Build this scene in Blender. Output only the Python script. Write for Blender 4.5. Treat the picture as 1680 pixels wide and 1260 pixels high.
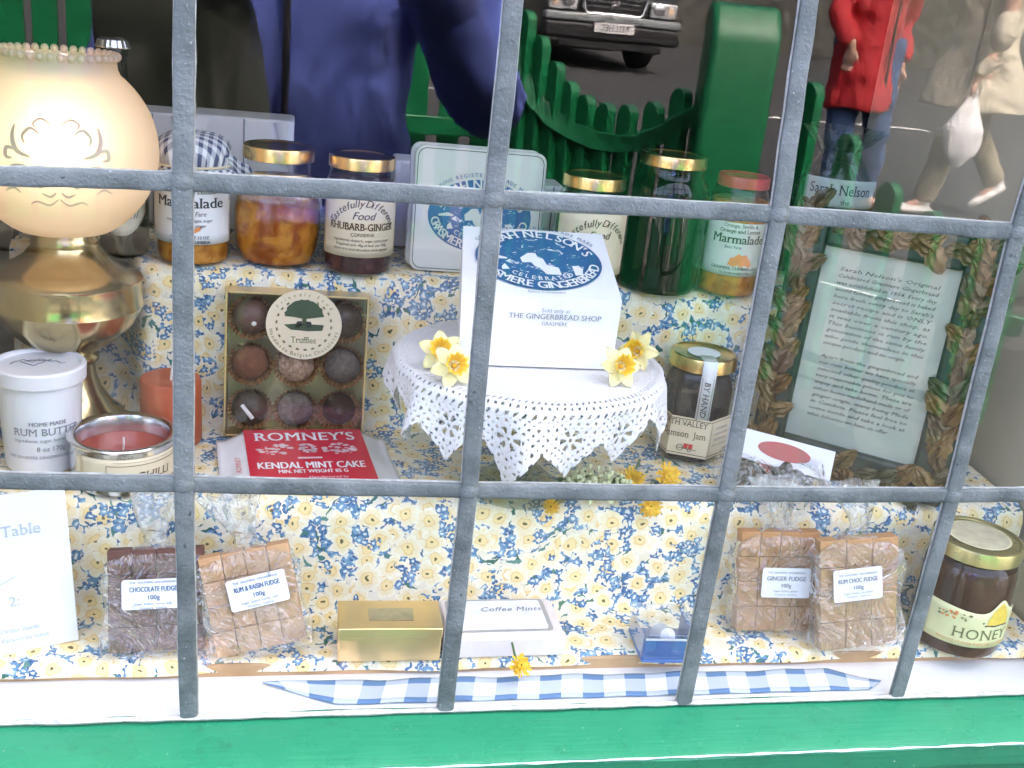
import bpy, bmesh, math, random
import numpy as np
from mathutils import Matrix, Vector, Euler

for _o in list(bpy.data.objects):
    bpy.data.objects.remove(_o)
SC = bpy.context.scene
COL = SC.collection
R = math.radians
random.seed(7)

# ------------------------------------------------------------------ camera
FPX = 1760.06                                   # focal length in photo pixels (photo 1680 x 1260)
CAM = Vector((.07149266, -.70895836, .54331159))
CROT = Euler((R(70.01798), R(-5.66985), R(-10.19003)), 'XYZ')
cd = bpy.data.cameras.new('camera')
cd.sensor_fit = 'HORIZONTAL'; cd.sensor_width = 36.0
cd.lens = 36.0 * FPX / 1680.0
cd.clip_start = .02; cd.clip_end = 400.0
cam = bpy.data.objects.new('camera', cd); COL.objects.link(cam)
cam.location = CAM; cam.rotation_euler = CROT
SC.camera = cam

# ------------------------------------------------------------------ daylight
SUN_EL, SUN_AZ = R(55), R(32)                   # hazy bright day, the sun behind the shop roof, so the front lies in open shade
w = bpy.data.worlds.new('World'); SC.world = w; w.use_nodes = True
wn = w.node_tree.nodes; wl = w.node_tree.links; wn.clear()
sky = wn.new('ShaderNodeTexSky'); sky.sky_type = 'NISHITA'; sky.sun_disc = False
sky.sun_elevation = SUN_EL; sky.sun_rotation = SUN_AZ
sky.air_density = .35; sky.dust_density = 9.0; sky.ozone_density = 0.0
bg = wn.new('ShaderNodeBackground'); bg.inputs[1].default_value = .15
wo = wn.new('ShaderNodeOutputWorld')
wl.new(sky.outputs[0], bg.inputs[0]); wl.new(bg.outputs[0], wo.inputs[0])
sl = bpy.data.lights.new('sun', 'SUN'); sl.energy = .5; sl.angle = R(25); sl.color = (1, .97, .92)
so = bpy.data.objects.new('sun', sl); COL.objects.link(so)
_d = Vector((math.sin(SUN_AZ) * math.cos(SUN_EL), math.cos(SUN_AZ) * math.cos(SUN_EL), math.sin(SUN_EL)))
so.rotation_euler = _d.to_track_quat('Z', 'Y').to_euler(); so.location = (0, -6, 9)

SC.view_settings.view_transform = 'Standard'; SC.view_settings.look = 'None'
SC.view_settings.gamma = 1.0; SC.view_settings.use_curve_mapping = False
SC.view_settings.exposure = 4.5
SC.render.engine = 'CYCLES'
SC.cycles.use_denoising = True
try:
    SC.cycles.denoiser = 'OPENIMAGEDENOISE'
except Exception:
    pass
SC.cycles.max_bounces = 10; SC.cycles.diffuse_bounces = 4; SC.cycles.glossy_bounces = 4
SC.cycles.transparent_max_bounces = 16; SC.cycles.transmission_bounces = 4
SC.cycles.caustics_reflective = False; SC.cycles.caustics_refractive = False
SC.cycles.sample_clamp_indirect = 6.0

# ------------------------------------------------------------------ photo pixel -> place
_RM = CROT.to_matrix()
def ray(px, py):
    return _RM @ Vector(((px - 840) / FPX, -(py - 630) / FPX, -1.0))
def onz(px, py, z):
    d = ray(px, py); return CAM + d * ((z - CAM.z) / d.z)
def ony(px, py, y):
    d = ray(px, py); return CAM + d * ((y - CAM.y) / d.y)
def mirrored(px, py, depth):
    """a point of the street seen in the glass: the ray goes on behind the glass to DEPTH and folds back through y = 0"""
    p = ony(px, py, depth); return Vector((p.x, -p.y, p.z))

# ------------------------------------------------------------------ objects
def link(o, parent=None):
    COL.objects.link(o)
    if parent is not None:
        o.parent = parent
    return o
def tag(o, label, cat, group=None):
    o['label'] = label; o['category'] = cat
    if group: o['group'] = group
    return o
def thing(name, label, cat, loc=(0, 0, 0), rot=(0, 0, 0), group=None):
    o = bpy.data.objects.new(name, None); link(o)
    o.empty_display_size = .02
    o.location = loc; o.rotation_euler = rot
    return tag(o, label, cat, group)
def structure(o):
    o['kind'] = 'structure'; return o

class G:
    """gathers shapes; build() links them as one mesh object"""
    def __init__(s):
        s.v = []; s.f = []; s.uv = []; s.hasuv = False
    def add(s, vs, fs, M=None, uvs=None):
        b = len(s.v)
        if M is not None: vs = [M @ Vector(p) for p in vs]
        s.v += [tuple(p) for p in vs]
        s.f += [tuple(i + b for i in f) for f in fs]
        if uvs is not None: s.hasuv = True; s.uv += list(uvs)
        else: s.uv += [(0, 0)] * len(vs)
        return s
    def box(s, c, d, M=None):
        x, y, z = c; a, b, e = d[0] / 2, d[1] / 2, d[2] / 2
        vs = [(x + i * a, y + j * b, z + k * e) for i in (-1, 1) for j in (-1, 1) for k in (-1, 1)]
        return s.add(vs, [(0, 1, 3, 2), (4, 6, 7, 5), (0, 4, 5, 1), (2, 3, 7, 6), (0, 2, 6, 4), (1, 5, 7, 3)], M)
    def lathe(s, prof, n=32, M=None, wave=None):
        vs = []; fs = []
        for i, (r, z) in enumerate(prof):
            for k in range(n):
                a = 2 * math.pi * k / n
                rr = r if wave is None else wave(r, z, a)
                vs.append((rr * math.cos(a), rr * math.sin(a), z))
        m = len(prof)
        for i in range(m - 1):
            for k in range(n):
                k2 = (k + 1) % n
                fs.append((i * n + k, i * n + k2, (i + 1) * n + k2, (i + 1) * n + k))
        if prof[0][0] > 1e-6: fs.append(tuple(range(n - 1, -1, -1))) if prof[0][0] < 0 else None
        return s.add(vs, fs, M)
    def prism(s, out, z0, z1, M=None):
        n = len(out)
        vs = [(x, y, z0) for x, y in out] + [(x, y, z1) for x, y in out]
        fs = [tuple(range(n - 1, -1, -1)), tuple(range(n, 2 * n))]
        fs += [(i, (i + 1) % n, n + (i + 1) % n, n + i) for i in range(n)]
        return s.add(vs, fs, M)
    def ball(s, c, r, n=12, m=8, M=None):
        if not hasattr(r, '__len__'): r = (r, r, r)
        vs = [(c[0], c[1], c[2] - r[2])]; fs = []
        for i in range(1, m):
            t = math.pi * i / m
            for k in range(n):
                a = 2 * math.pi * k / n
                vs.append((c[0] + r[0] * math.sin(t) * math.cos(a), c[1] + r[1] * math.sin(t) * math.sin(a), c[2] - r[2] * math.cos(t)))
        vs.append((c[0], c[1], c[2] + r[2]))
        for k in range(n):
            fs.append((0, 1 + (k + 1) % n, 1 + k))
            fs.append((len(vs) - 1, 1 + (m - 2) * n + k, 1 + (m - 2) * n + (k + 1) % n))
        for i in range(m - 2):
            for k in range(n):
                a = 1 + i * n; k2 = (k + 1) % n
                fs.append((a + k, a + k2, a + n + k2, a + n + k))
        return s.add(vs, fs, M)
    def tube(s, pts, r, n=8, M=None, up=(0, 0, 1), flat=1.0, cap=True, sq=1.0):
        pts = [Vector(p) for p in pts]; m = len(pts); vs = []; fs = []
        for i, p in enumerate(pts):
            t = (pts[min(i + 1, m - 1)] - pts[max(i - 1, 0)]).normalized()
            u = Vector(up)
            if abs(t.dot(u)) > .95: u = Vector((1, 0, 0)) if abs(t.x) < .9 else Vector((0, 1, 0))
            a = t.cross(u).normalized(); b = a.cross(t).normalized()
            rr = r[i] if hasattr(r, '__len__') else r
            for k in range(n):
                q = 2 * math.pi * k / n
                cq, sn = math.cos(q), math.sin(q)
                vs.append(p + a * (rr * math.copysign(abs(cq) ** sq, cq)) + b * (rr * flat * math.copysign(abs(sn) ** sq, sn)))
        for i in range(m - 1):
            for k in range(n):
                k2 = (k + 1) % n
                fs.append((i * n + k, i * n + k2, (i + 1) * n + k2, (i + 1) * n + k))
        if cap:
            fs.append(tuple(range(n - 1, -1, -1))); fs.append(tuple((m - 1) * n + k for k in range(n)))
        return s.add(vs, fs, M)
    def loft(s, rings, n=16, M=None):
        """rings: (centre, rx, ry) stacked ellipses, capped; for bodies and clothes"""
        vs = []; fs = []
        for c, rx, ry in rings:
            for k in range(n):
                a = 2 * math.pi * k / n
                vs.append((c[0] + rx * math.cos(a), c[1] + ry * math.sin(a), c[2]))
        m = len(rings)
        for i in range(m - 1):
            for k in range(n):
                k2 = (k + 1) % n
                fs.append((i * n + k, i * n + k2, (i + 1) * n + k2, (i + 1) * n + k))
        fs.append(tuple(range(n - 1, -1, -1))); fs.append(tuple((m - 1) * n + k for k in range(n)))
        return s.add(vs, fs, M)
    def sheet(s, fn, nu, nv, M=None, uvfn=None, keep=None, wrap=False):
        """fn(u, v) for u, v in 0..1"""
        vs = []; uvs = []; fs = []
        cu = nu if wrap else nu + 1
        for j in range(nv + 1):
            for i in range(cu):
                u, v = i / nu, j / nv
                vs.append(fn(u, v)); uvs.append(uvfn(u, v) if uvfn else (u, v))
        for j in range(nv):
            for i in range(nu):
                if keep and not keep((i + .5) / nu, (j + .5) / nv): continue
                i2 = (i + 1) % cu
                fs.append((j * cu + i, j * cu + i2, (j + 1) * cu + i2, (j + 1) * cu + i))
        return s.add(vs, fs, M, uvs)
    def mesh(s, name, mat=None, smooth=True, sharp=35):
        me = bpy.data.meshes.new(name); me.from_pydata(s.v, [], s.f)
        if s.hasuv:
            uvl = me.uv_layers.new(name='UVMap')
            li = np.empty(len(me.loops), dtype=np.int32); me.loops.foreach_get('vertex_index', li)
            uvl.data.foreach_set('uv', np.array(s.uv, dtype=np.float32)[li].ravel())
        me.validate()
        me.update()
        if smooth:
            me.shade_smooth(); me.set_sharp_from_angle(angle=R(sharp))
        if mat: me.materials.append(mat)
        return me
    def build(s, name, mat=None, parent=None, smooth=True, sharp=35, bevel=0, seg=2, loc=None, rot=None, solid=0, subsurf=0):
        bm_me = s.mesh(name, mat, smooth, sharp)
        bmm = bmesh.new(); bmm.from_mesh(bm_me)
        bmesh.ops.recalc_face_normals(bmm, faces=bmm.faces); bmm.to_mesh(bm_me); bmm.free()
        o = bpy.data.objects.new(name, bm_me); link(o, parent)
        if loc is not None: o.location = loc
        if rot is not None: o.rotation_euler = rot
        if solid:
            md = o.modifiers.new('solid', 'SOLIDIFY'); md.thickness = solid; md.offset = 0
        if bevel:
            md = o.modifiers.new('bevel', 'BEVEL'); md.width = bevel; md.segments = seg; md.limit_method = 'ANGLE'; md.angle_limit = R(40); md.harden_normals = False
        if subsurf:
            md = o.modifiers.new('sub', 'SUBSURF'); md.levels = subsurf; md.render_levels = subsurf
        return o

def rounded(w_, h_, r_, n=5, cx=0, cy=0):
    out = []
    for sx, sy, a0 in ((1, 1, 0), (-1, 1, 90), (-1, -1, 180), (1, -1, 270)):
        for k in range(n + 1):
            a = R(a0 + 90 * k / n)
            out.append((cx + sx * (w_ / 2 - r_) + r_ * math.cos(a), cy + sy * (h_ / 2 - r_) + r_ * math.sin(a)))
    return out
def oval(rx, ry, n=48, cx=0, cy=0):
    return [(cx + rx * math.cos(2 * math.pi * k / n), cy + ry * math.sin(2 * math.pi * k / n)) for k in range(n)]

# ------------------------------------------------------------------ lettering
def textgeo(s_, size, align='CENTER', shear=0, bold=0, serif=False, sx=1.0, gap=1.0, res=3):
    cu = bpy.data.curves.new('t', 'FONT'); cu.body = s_; cu.size = size; cu.align_x = align
    cu.shear = shear; cu.offset = bold * size; cu.resolution_u = res; cu.space_character = gap
    ob = bpy.data.objects.new('t', cu)
    me = bpy.data.meshes.new_from_object(ob)
    vs = [(v.co.x * sx, v.co.y) for v in me.vertices]; fs = [tuple(p.vertices) for p in me.polygons]
    if serif and vs:
        edges = {}
        for f in fs:
            for a, b in zip(f, f[1:] + f[:1]):
                k = (min(a, b), max(a, b)); edges[k] = edges.get(k, 0) + 1
        cap = max(v[1] for v in vs)
        d, t = size * .055, size * .045
        for (a, b), c in edges.items():
            if c != 1: continue
            (x0, y0), (x1, y1) = vs[a], vs[b]
            if abs(y0 - y1) < size * .01 and size * .05 < abs(x1 - x0) < size * .2:
                lo = abs(y0) < size * .06; hi = y0 > size * .42
                if not (lo or hi): continue
                xa, xb = min(x0, x1) - d, max(x0, x1) + d
                ya, yb = (y0, y0 + t) if lo else (y0 - t, y0)
                n = len(vs); vs += [(xa, ya), (xb, ya), (xb, yb), (xa, yb)]; fs.append((n, n + 1, n + 2, n + 3))
    bpy.data.objects.remove(ob); bpy.data.curves.remove(cu); bpy.data.meshes.remove(me)
    return vs, fs
def lettering(items, fmap, mat, parent, name='lettering'):
    """items: (text, x, y, size, options); fmap(x, y) -> point"""
    g = G()
    for it in items:
        s_, x, y, size = it[:4]; op = dict(it[4]) if len(it) > 4 else {}
        rot = op.pop('rot', 0); fit = op.pop('fit', 0)
        wide = max(0, op.pop('bold', 0)) * size
        vs, fs = textgeo(s_, size, **op)
        if fit and vs:
            lo_, hi_ = min(a for a, b in vs), max(a for a, b in vs); k = fit / (hi_ - lo_)
            if op.get('align') == 'LEFT': vs = [((a - lo_) * k, b) for a, b in vs]
            else: vs = [((a - (lo_ + hi_) / 2) * k, b) for a, b in vs]
        c, n_ = math.cos(rot), math.sin(rot)
        for k, dx in enumerate((0, -wide, wide) if wide else (0,)):      # heavier strokes: the letters set three times, each a hair higher
            pts = []
            for a, b in vs:
                X, Y = x + (a + dx) * c - b * n_, y + (a + dx) * n_ + b * c; p = Vector(fmap(X, Y))
                if k:
                    nn = (Vector(fmap(X + .0005, Y)) - p).cross(Vector(fmap(X, Y + .0005)) - p).normalized(); p = p + nn * (.00005 * k)
                pts.append(p)
            g.add(pts, fs)
    return g.build(name, mat, parent, smooth=False)
def arc_items(s_, cx, cy, rx, ry, a0, a1, size, below=False, **op):
    """characters set round an ellipse from angle a0 to a1 (degrees)"""
    out = []; n = len(s_)
    wid = [.35 if c in " I'i.l" else (.85 if c in 'MWm' else .62) for c in s_]
    tot = sum(wid); acc = 0
    for c, wd in zip(s_, wid):
        t = (acc + wd / 2) / tot; acc += wd
        if c == ' ': continue
        a = R(a0 + (a1 - a0) * t)
        x, y = cx + rx * math.cos(a), cy + ry * math.sin(a)
        tx, ty = -rx * math.sin(a), ry * math.cos(a)
        if a1 < a0: tx, ty = -tx, -ty
        out.append((c, x, y, size, dict(rot=math.atan2(ty, tx), **op)))
    return out

# ------------------------------------------------------------------ materials
class NT:
    def __init__(s, name):
        s.m = bpy.data.materials.new(name); s.m.use_nodes = True
        s.n = s.m.node_tree.nodes; s.l = s.m.node_tree.links; s.n.clear()
        s.out = s.n.new('ShaderNodeOutputMaterial')
    def node(s, t, **kw):
        x = s.n.new(t)
        for k, v in kw.items(): setattr(x, k, v)
        return x
    def set(s, sock, v):
        if isinstance(v, bpy.types.NodeSocket): s.l.new(v, sock)
        elif hasattr(v, '__len__') and len(v) == 3 and sock.type == 'RGBA': sock.default_value = (*v, 1)
        else: sock.default_value = v
    def math(s, op, a, b=None, c=None, clamp=False):
        x = s.node('ShaderNodeMath', operation=op); x.use_clamp = clamp
        s.set(x.inputs[0], a)
        if b is not None: s.set(x.inputs[1], b)
        if c is not None: s.set(x.inputs[2], c)
        return x.outputs[0]
    def vmath(s, op, a, b=None):
        x = s.node('ShaderNodeVectorMath', operation=op); s.set(x.inputs[0], a)
        if b is not None:
            if op == 'SCALE': s.set(x.inputs[3], b)
            else: s.set(x.inputs[1], b)
        return x.outputs['Value'] if op in ('LENGTH', 'DOT_PRODUCT') else x.outputs[0]
    def mix(s, f, a, b, blend='MIX'):
        x = s.node('ShaderNodeMix', data_type='RGBA', blend_type=blend)
        s.set(x.inputs[0], f); s.set(x.inputs[6], a); s.set(x.inputs[7], b)
        return x.outputs[2]
    def noise(s, vec, scale, detail=3, rough=.55, out=0, dist=0):
        x = s.node('ShaderNodeTexNoise'); s.set(x.inputs['Vector'], vec)
        x.inputs['Scale'].default_value = scale; x.inputs['Detail'].default_value = detail; x.inputs['Roughness'].default_value = rough
        x.inputs['Distortion'].default_value = dist
        return x.outputs[out]
    def ramp(s, f, stops):
        x = s.node('ShaderNodeValToRGB'); e = x.color_ramp.elements
        while len(e) < len(stops): e.new(.5)
        for el, (p, c) in zip(e, stops):
            el.position = p; el.color = (*c, 1) if len(c) == 3 else c
        s.set(x.inputs[0], f); return x.outputs[0]
    def step(s, f, a, b):
        x = s.node('ShaderNodeMapRange', interpolation_type='SMOOTHSTEP')
        s.set(x.inputs[0], f); s.set(x.inputs[1], a); s.set(x.inputs[2], b); return x.outputs[0]
    def coord(s, which='Object'):
        return s.node('ShaderNodeTexCoord').outputs[which]
    def bump(s, h, strength, dist=.001):
        x = s.node('ShaderNodeBump'); x.inputs['Strength'].default_value = strength; x.inputs['Distance'].default_value = dist
        s.set(x.inputs['Height'], h); return x.outputs[0]
    def bsdf(s, color, rough=.5, metal=0, normal=None, spec=.5, coat=0, coat_rough=.05, sheen=0, sss=0, trans=0, emis=None, estr=0):
        x = s.node('ShaderNodeBsdfPrincipled'); i = x.inputs
        s.set(i['Base Color'], color); s.set(i['Roughness'], rough); s.set(i['Metallic'], metal)
        i['Specular IOR Level'].default_value = spec
        if normal is not None: s.l.new(normal, i['Normal'])
        if coat: i['Coat Weight'].default_value = coat; i['Coat Roughness'].default_value = coat_rough
        if sheen: i['Sheen Weight'].default_value = sheen
        if sss:
            i['Subsurface Weight'].default_value = sss; i['Subsurface Radius'].default_value = (.004, .002, .001)
        if trans: i['Transmission Weight'].default_value = trans
        if emis: i['Emission Color'].default_value = (*emis, 1); i['Emission Strength'].default_value = estr
        return x.outputs[0]
    def done(s, sh):
        s.l.new(sh, s.out.inputs[0]); return s.m

_cache = {}
def plain(name, c, rough=.5, metal=0, vary=.12, scale=60, bump=.0, bscale=300, bdist=.0006, spec=.5, coat=0, sheen=0, sss=0, c2=None, coat_rough=.05, rvary=.08):
    """base colour with noise variation, uneven gloss and fine relief"""
    if name in _cache: return _cache[name]
    t = NT(name); co = t.coord()
    n1 = t.noise(co, scale, 4)
    lo = c2 if c2 else tuple(x * (1 - vary) for x in c); hi = c if c2 else tuple(min(1, x * (1 + vary)) for x in c)
    col = t.ramp(n1, [(.3, lo), (.7, hi)])
    rg = t.math('MULTIPLY_ADD', t.noise(co, scale * 1.7, 2), rvary * 2, rough - rvary)
    nm = t.bump(t.noise(co, bscale, 3), bump, bdist) if bump else None
    _cache[name] = t.done(t.bsdf(col, rg, metal, nm, spec, coat, coat_rough, sheen, sss)); return _cache[name]
def clear(name, tint=(1, 1, 1), refl=1.0, rough=.0, haze=0.0, hazecol=(.8, .85, .85), bump=0, bscale=60, bdist=.002, ior=1.5):
    """thin clear sheet: see-through, mirror share by angle, optional milky haze and wrinkles"""
    if name in _cache: return _cache[name]
    t = NT(name)
    tr = t.node('ShaderNodeBsdfTransparent'); t.set(tr.inputs[0], tint)
    gl = t.node('ShaderNodeBsdfGlossy'); gl.inputs['Roughness'].default_value = rough; t.set(gl.inputs[0], (1, 1, 1))
    lw = t.node('ShaderNodeLayerWeight'); lw.inputs[0].default_value = .5
    if bump:
        nm = t.bump(t.noise(t.coord(), bscale, 4, .6, dist=1.5), bump, bdist)
        t.l.new(nm, gl.inputs['Normal']); t.l.new(nm, lw.inputs['Normal'])
    f0 = ((ior - 1) / (ior + 1)) ** 2                # Schlick, the same from either side of the sheet
    fs = t.math('MULTIPLY_ADD', t.math('POWER', lw.outputs['Facing'], 5.0), 1 - f0, f0)
    fac = t.math('MULTIPLY', fs, refl, clamp=True)
    base = tr.outputs[0]
    if haze:
        df = t.node('ShaderNodeBsdfDiffuse'); t.set(df.inputs[0], hazecol)
        mx = t.node('ShaderNodeMixShader')
        hz = t.math('MULTIPLY', t.step(t.noise(t.coord(), bscale * .7, 4, .6, dist=1.0), .35, .8), haze)
        t.l.new(hz, mx.inputs[0]); t.l.new(tr.outputs[0], mx.inputs[1]); t.l.new(df.outputs[0], mx.inputs[2]); base = mx.outputs[0]
    m2 = t.node('ShaderNodeMixShader'); t.l.new(fac, m2.inputs[0]); t.l.new(base, m2.inputs[1]); t.l.new(gl.outputs[0], m2.inputs[2])
    _cache[name] = t.done(m2.outputs[0]); return _cache[name]

def floral_print():
    t = NT('floral_cotton'); uv0 = t.coord('UV')
    wob = t.vmath('SCALE', t.vmath('SUBTRACT', t.noise(uv0, 90, 2, out=1), (.5, .5, .5)), .010)
    uv = t.vmath('ADD', uv0, wob)
    def cells(scale, off, rnd=.8):
        v = t.node('ShaderNodeTexVoronoi', voronoi_dimensions='2D'); v.inputs['Scale'].default_value = scale
        v.inputs['Randomness'].default_value = rnd
        p = t.vmath('ADD', uv, (off, off * 1.7, 0)); t.l.new(p, v.inputs['Vector'])
        loc = t.vmath('SUBTRACT', p, v.outputs['Position'])
        sp = t.node('ShaderNodeSeparateXYZ'); t.l.new(loc, sp.inputs[0])
        sc = t.node('ShaderNodeSeparateColor'); t.l.new(v.outputs['Color'], sc.inputs[0])
        r = t.math('SQRT', t.math('ADD', t.math('MULTIPLY', sp.outputs[0], sp.outputs[0]), t.math('MULTIPLY', sp.outputs[1], sp.outputs[1])))
        a = t.math('ADD', t.math('ARCTAN2', sp.outputs[1], sp.outputs[0]), t.math('MULTIPLY', sc.outputs[0], 6.28))
        return sp, r, a, sc
    base = t.ramp(t.noise(uv, 60, 3), [(.3, (.80, .72, .50)), (.7, (.86, .81, .66))])
    col = base
    # leaves: long slim blades
    for off, sc_, ca, cb in ((3.1, 46, (.03, .13, .09), (.10, .22, .14)), (7.7, 52, (.05, .17, .16), (.13, .28, .22))):
        sp, r, a, sc = cells(sc_, off)
        x = t.math('MULTIPLY', r, t.math('COSINE', a)); y = t.math('MULTIPLY', r, t.math('SINE', a))
        y = t.math('ADD', y, t.math('MULTIPLY', t.math('MULTIPLY', x, x), 28.0))
        d = t.math('ADD', t.math('ABSOLUTE', t.math('MULTIPLY', y, 5.5)), t.math('ABSOLUTE', x))
        mk = t.math('MULTIPLY', t.step(d, .0125, .0105), t.math('GREATER_THAN', sc.outputs[1], .12))
        col = t.mix(mk, col, t.mix(sc.outputs[2], ca, cb))
    def blue(col, off, sc_, rad, thr):
        sp, r, a, sc = cells(sc_, off, .7)
        k = t.math('MULTIPLY_ADD', t.math('COSINE', t.math('MULTIPLY', a, 5.0)), .17, .83)
        edge = t.math('MULTIPLY', k, rad)
        cl = t.math('GREATER_THAN', t.noise(t.vmath('ADD', uv, (off, 0, 0)), 26, 1), thr)
        mk = t.math('MULTIPLY', t.math('LESS_THAN', r, edge), cl)
        q = t.math('DIVIDE', r, rad)
        c = t.mix(sc.outputs[1], (.065, .165, .31), (.24, .42, .55))
        c = t.mix(t.step(q, .55, .95), c, (.035, .09, .24))
        c = t.mix(t.step(q, .36, .22), c, (.75, .80, .72))
        return t.mix(mk, col, c)
    col = blue(col, 1.3, 112, .0050, .48)
    col = blue(col, 5.9, 104, .0054, .54)
    def daff(col, off, sc_, rad, keep):
        sp, r, a, sc = cells(sc_, off, .75)
        k = t.math('MULTIPLY_ADD', t.math('POWER', t.math('ABSOLUTE', t.math('COSINE', t.math('MULTIPLY', a, 3.0))), .7), .34, .66)
        edge = t.math('MULTIPLY', t.math('MULTIPLY', k, rad), t.math('MULTIPLY_ADD', sc.outputs[2], .3, .8))
        mk = t.math('MULTIPLY', t.math('LESS_THAN', r, edge), t.math('GREATER_THAN', sc.outputs[1], keep))
        q = t.math('DIVIDE', r, edge)
        pet = t.mix(t.noise(uv, 240, 2), (.86, .70, .36), (.93, .86, .62))
        pet = t.mix(t.step(q, .62, 1.0), pet, (.94, .90, .72))
        pet = t.mix(t.math('MULTIPLY', t.step(k, .80, .66), .55), pet, (.74, .52, .20))
        pet = t.mix(t.math('MULTIPLY', t.step(q, .93, 1.0), .35), pet, (.62, .42, .14))
        pet = t.mix(t.step(r, rad * .40, rad * .34), pet, (.90, .72, .34))
        pet = t.mix(t.math('MULTIPLY', t.step(r, rad * .42, rad * .40), t.step(r, rad * .33, rad * .36)), pet, (.80, .58, .24))
        pet = t.mix(t.step(r, rad * .12, rad * .08), pet, (.16, .13, .05))
        return t.mix(mk, col, pet)
    col = daff(col, 2.2, 40, .0128, .12)
    col = daff(col, 9.4, 37, .0136, .40)
    col = blue(col, 12.3, 118, .0046, .60)
    weave = t.noise(uv0, 2600, 1)
    nm = t.bump(t.math('ADD', weave, t.math('MULTIPLY', t.noise(uv0, 55, 3), 3.0)), .25, .0012)
    return t.done(t.bsdf(col, .85, normal=nm, spec=.2, sheen=.15))

def gingham(name, cell, c_dark, white=(.86, .87, .88), frac=.5, rot=0, co='UV'):
    t = NT(name); mp = t.node('ShaderNodeMapping'); t.l.new(t.coord(co), mp.inputs[0]); mp.inputs['Rotation'].default_value = (0, 0, rot)
    sp = t.node('ShaderNodeSeparateXYZ'); t.l.new(mp.outputs[0], sp.inputs[0])
    def st(x):
        return t.math('LESS_THAN', t.math('FRACT', t.math('ADD', t.math('DIVIDE', x, cell), 100.0)), frac)
    s_ = t.math('ADD', st(sp.outputs[0]), st(sp.outputs[1]))
    mid = tuple((a * .45 + b * .55) for a, b in zip(c_dark, white))
    c = t.mix(t.math('GREATER_THAN', s_, .5), white, mid); c = t.mix(t.math('GREATER_THAN', s_, 1.5), c, c_dark)
    c = t.mix(t.math('MULTIPLY', t.noise(t.coord(co), 900, 2), .2), c, (.5, .52, .58))
    nm = t.bump(t.noise(t.coord(co), 1800, 2), .2, .0005)
    return t.done(t.bsdf(c, .85, normal=nm, spec=.2, sheen=.1))

def lead_mat():
    t = NT('lead'); co = t.coord()
    n = t.noise(co, 45, 5, .65); n2 = t.noise(co, 420, 3, .6); n3 = t.noise(co, 11, 3)
    c = t.ramp(n, [(.30, (.076, .092, .090)), (.5, (.112, .132, .128)), (.72, (.165, .188, .182))])
    c = t.mix(t.math('MULTIPLY', t.step(n3, .42, .68), .55), c, (.20, .222, .22))
    c = t.mix(t.step(n2, .66, .74), c, (.34, .35, .35))
    c = t.mix(t.step(t.noise(co, 130, 3), .70, .76), c, (.04, .045, .05))
    nm = t.bump(t.math('ADD', n2, t.math('MULTIPLY', n, 2.5)), .6, .0014)
    return t.done(t.bsdf(c, .68, .08, nm, .3))
def green_paint(name='green_gloss_paint', c=(.014, .165, .080), grain=True):
    t = NT(name); co = t.coord(); mp = t.node('ShaderNodeMapping'); t.l.new(co, mp.inputs[0]); mp.inputs['Scale'].default_value = (1.2, 24, 24)
    n = t.noise(mp.outputs[0], 12, 4)
    n2 = t.noise(co, 22, 4)
    col = t.mix(t.math('MULTIPLY', n2, .5), c, tuple(x * 1.5 + .004 for x in c))
    col = t.mix(t.math('MULTIPLY', t.step(t.noise(co, 60, 5, .7), .58, .74), .35), col, (.012, .055, .03))
    sp = t.noise(co, 260, 2)
    col = t.mix(t.math('MULTIPLY', t.step(sp, .74, .78), .7), col, (.45, .55, .48))
    rg = t.math('MULTIPLY_ADD', n2, .25, .16)
    nm = t.bump(t.math('ADD', n, t.math('MULTIPLY', t.noise(co, 500, 2), .15)), .22, .0014)
    return t.done(t.bsdf(col, rg, 0, nm, .5))

M = {}
M['cloth'] = floral_print()
M['lead'] = lead_mat()
M['green'] = green_paint()
M['green_fence'] = green_paint('green_fence_paint', (.006, .125, .046))
M['white_paint'] = plain('white_sill_paint', (.80, .79, .75), .35, vary=.04, scale=25, bump=.15, bscale=90)
M['wood'] = plain('pine_board', (.55, .36, .18), .6, c2=(.40, .24, .11), scale=30, bump=.2)
M['putty'] = plain('old_putty', (.42, .42, .38), .8, vary=.25, scale=180, bump=.5, bscale=400)
M['plaster'] = plain('beige_plaster', (.50, .45, .31), .8, vary=.08, scale=9, bump=.15, bscale=70)
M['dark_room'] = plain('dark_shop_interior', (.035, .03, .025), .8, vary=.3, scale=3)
M['render'] = plain('lime_render', (.62, .60, .54), .85, vary=.08, scale=5, bump=.4, bscale=40, bdist=.004)
M['pane'] = clear('window_glass', (.97, .985, .975), refl=1.0, ior=1.52, bump=1.0, bscale=5, bdist=.00003)
M['jar_glass'] = clear('jar_glass', (.95, .97, .95), refl=.85)
M['green_glass'] = clear('green_glass', (.10, .24, .14), refl=.9)
M['film'] = clear('clear_film', (.97, .97, .97), refl=3.0, rough=.03, haze=.13, bump=1.0, bscale=20, bdist=.022)
M['film_tail'] = clear('gathered_film', (.93, .95, .95), refl=3.5, rough=.06, haze=.35, bump=1.0, bscale=60, bdist=.012)
M['acrylic'] = clear('acrylic', (.93, .95, .98), refl=1.8, haze=.06)
M['gold'] = plain('gold_lid', (.80, .56, .24), .25, 1, vary=.08, scale=20)
M['brass'] = plain('brass', (.66, .54, .30), .2, 1, scale=22, bump=.10, bscale=60, c2=(.46, .37, .18), rvary=.1)
M['tin'] = plain('bare_tin', (.68, .69, .70), .2, 1, vary=.08, scale=40)
M['red_lid'] = plain('red_lid', (.42, .02, .03), .3, vary=.1, spec=.6)
M['paper'] = plain('cream_label_paper', (.74, .63, .43), .75, vary=.04, scale=30)
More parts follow.
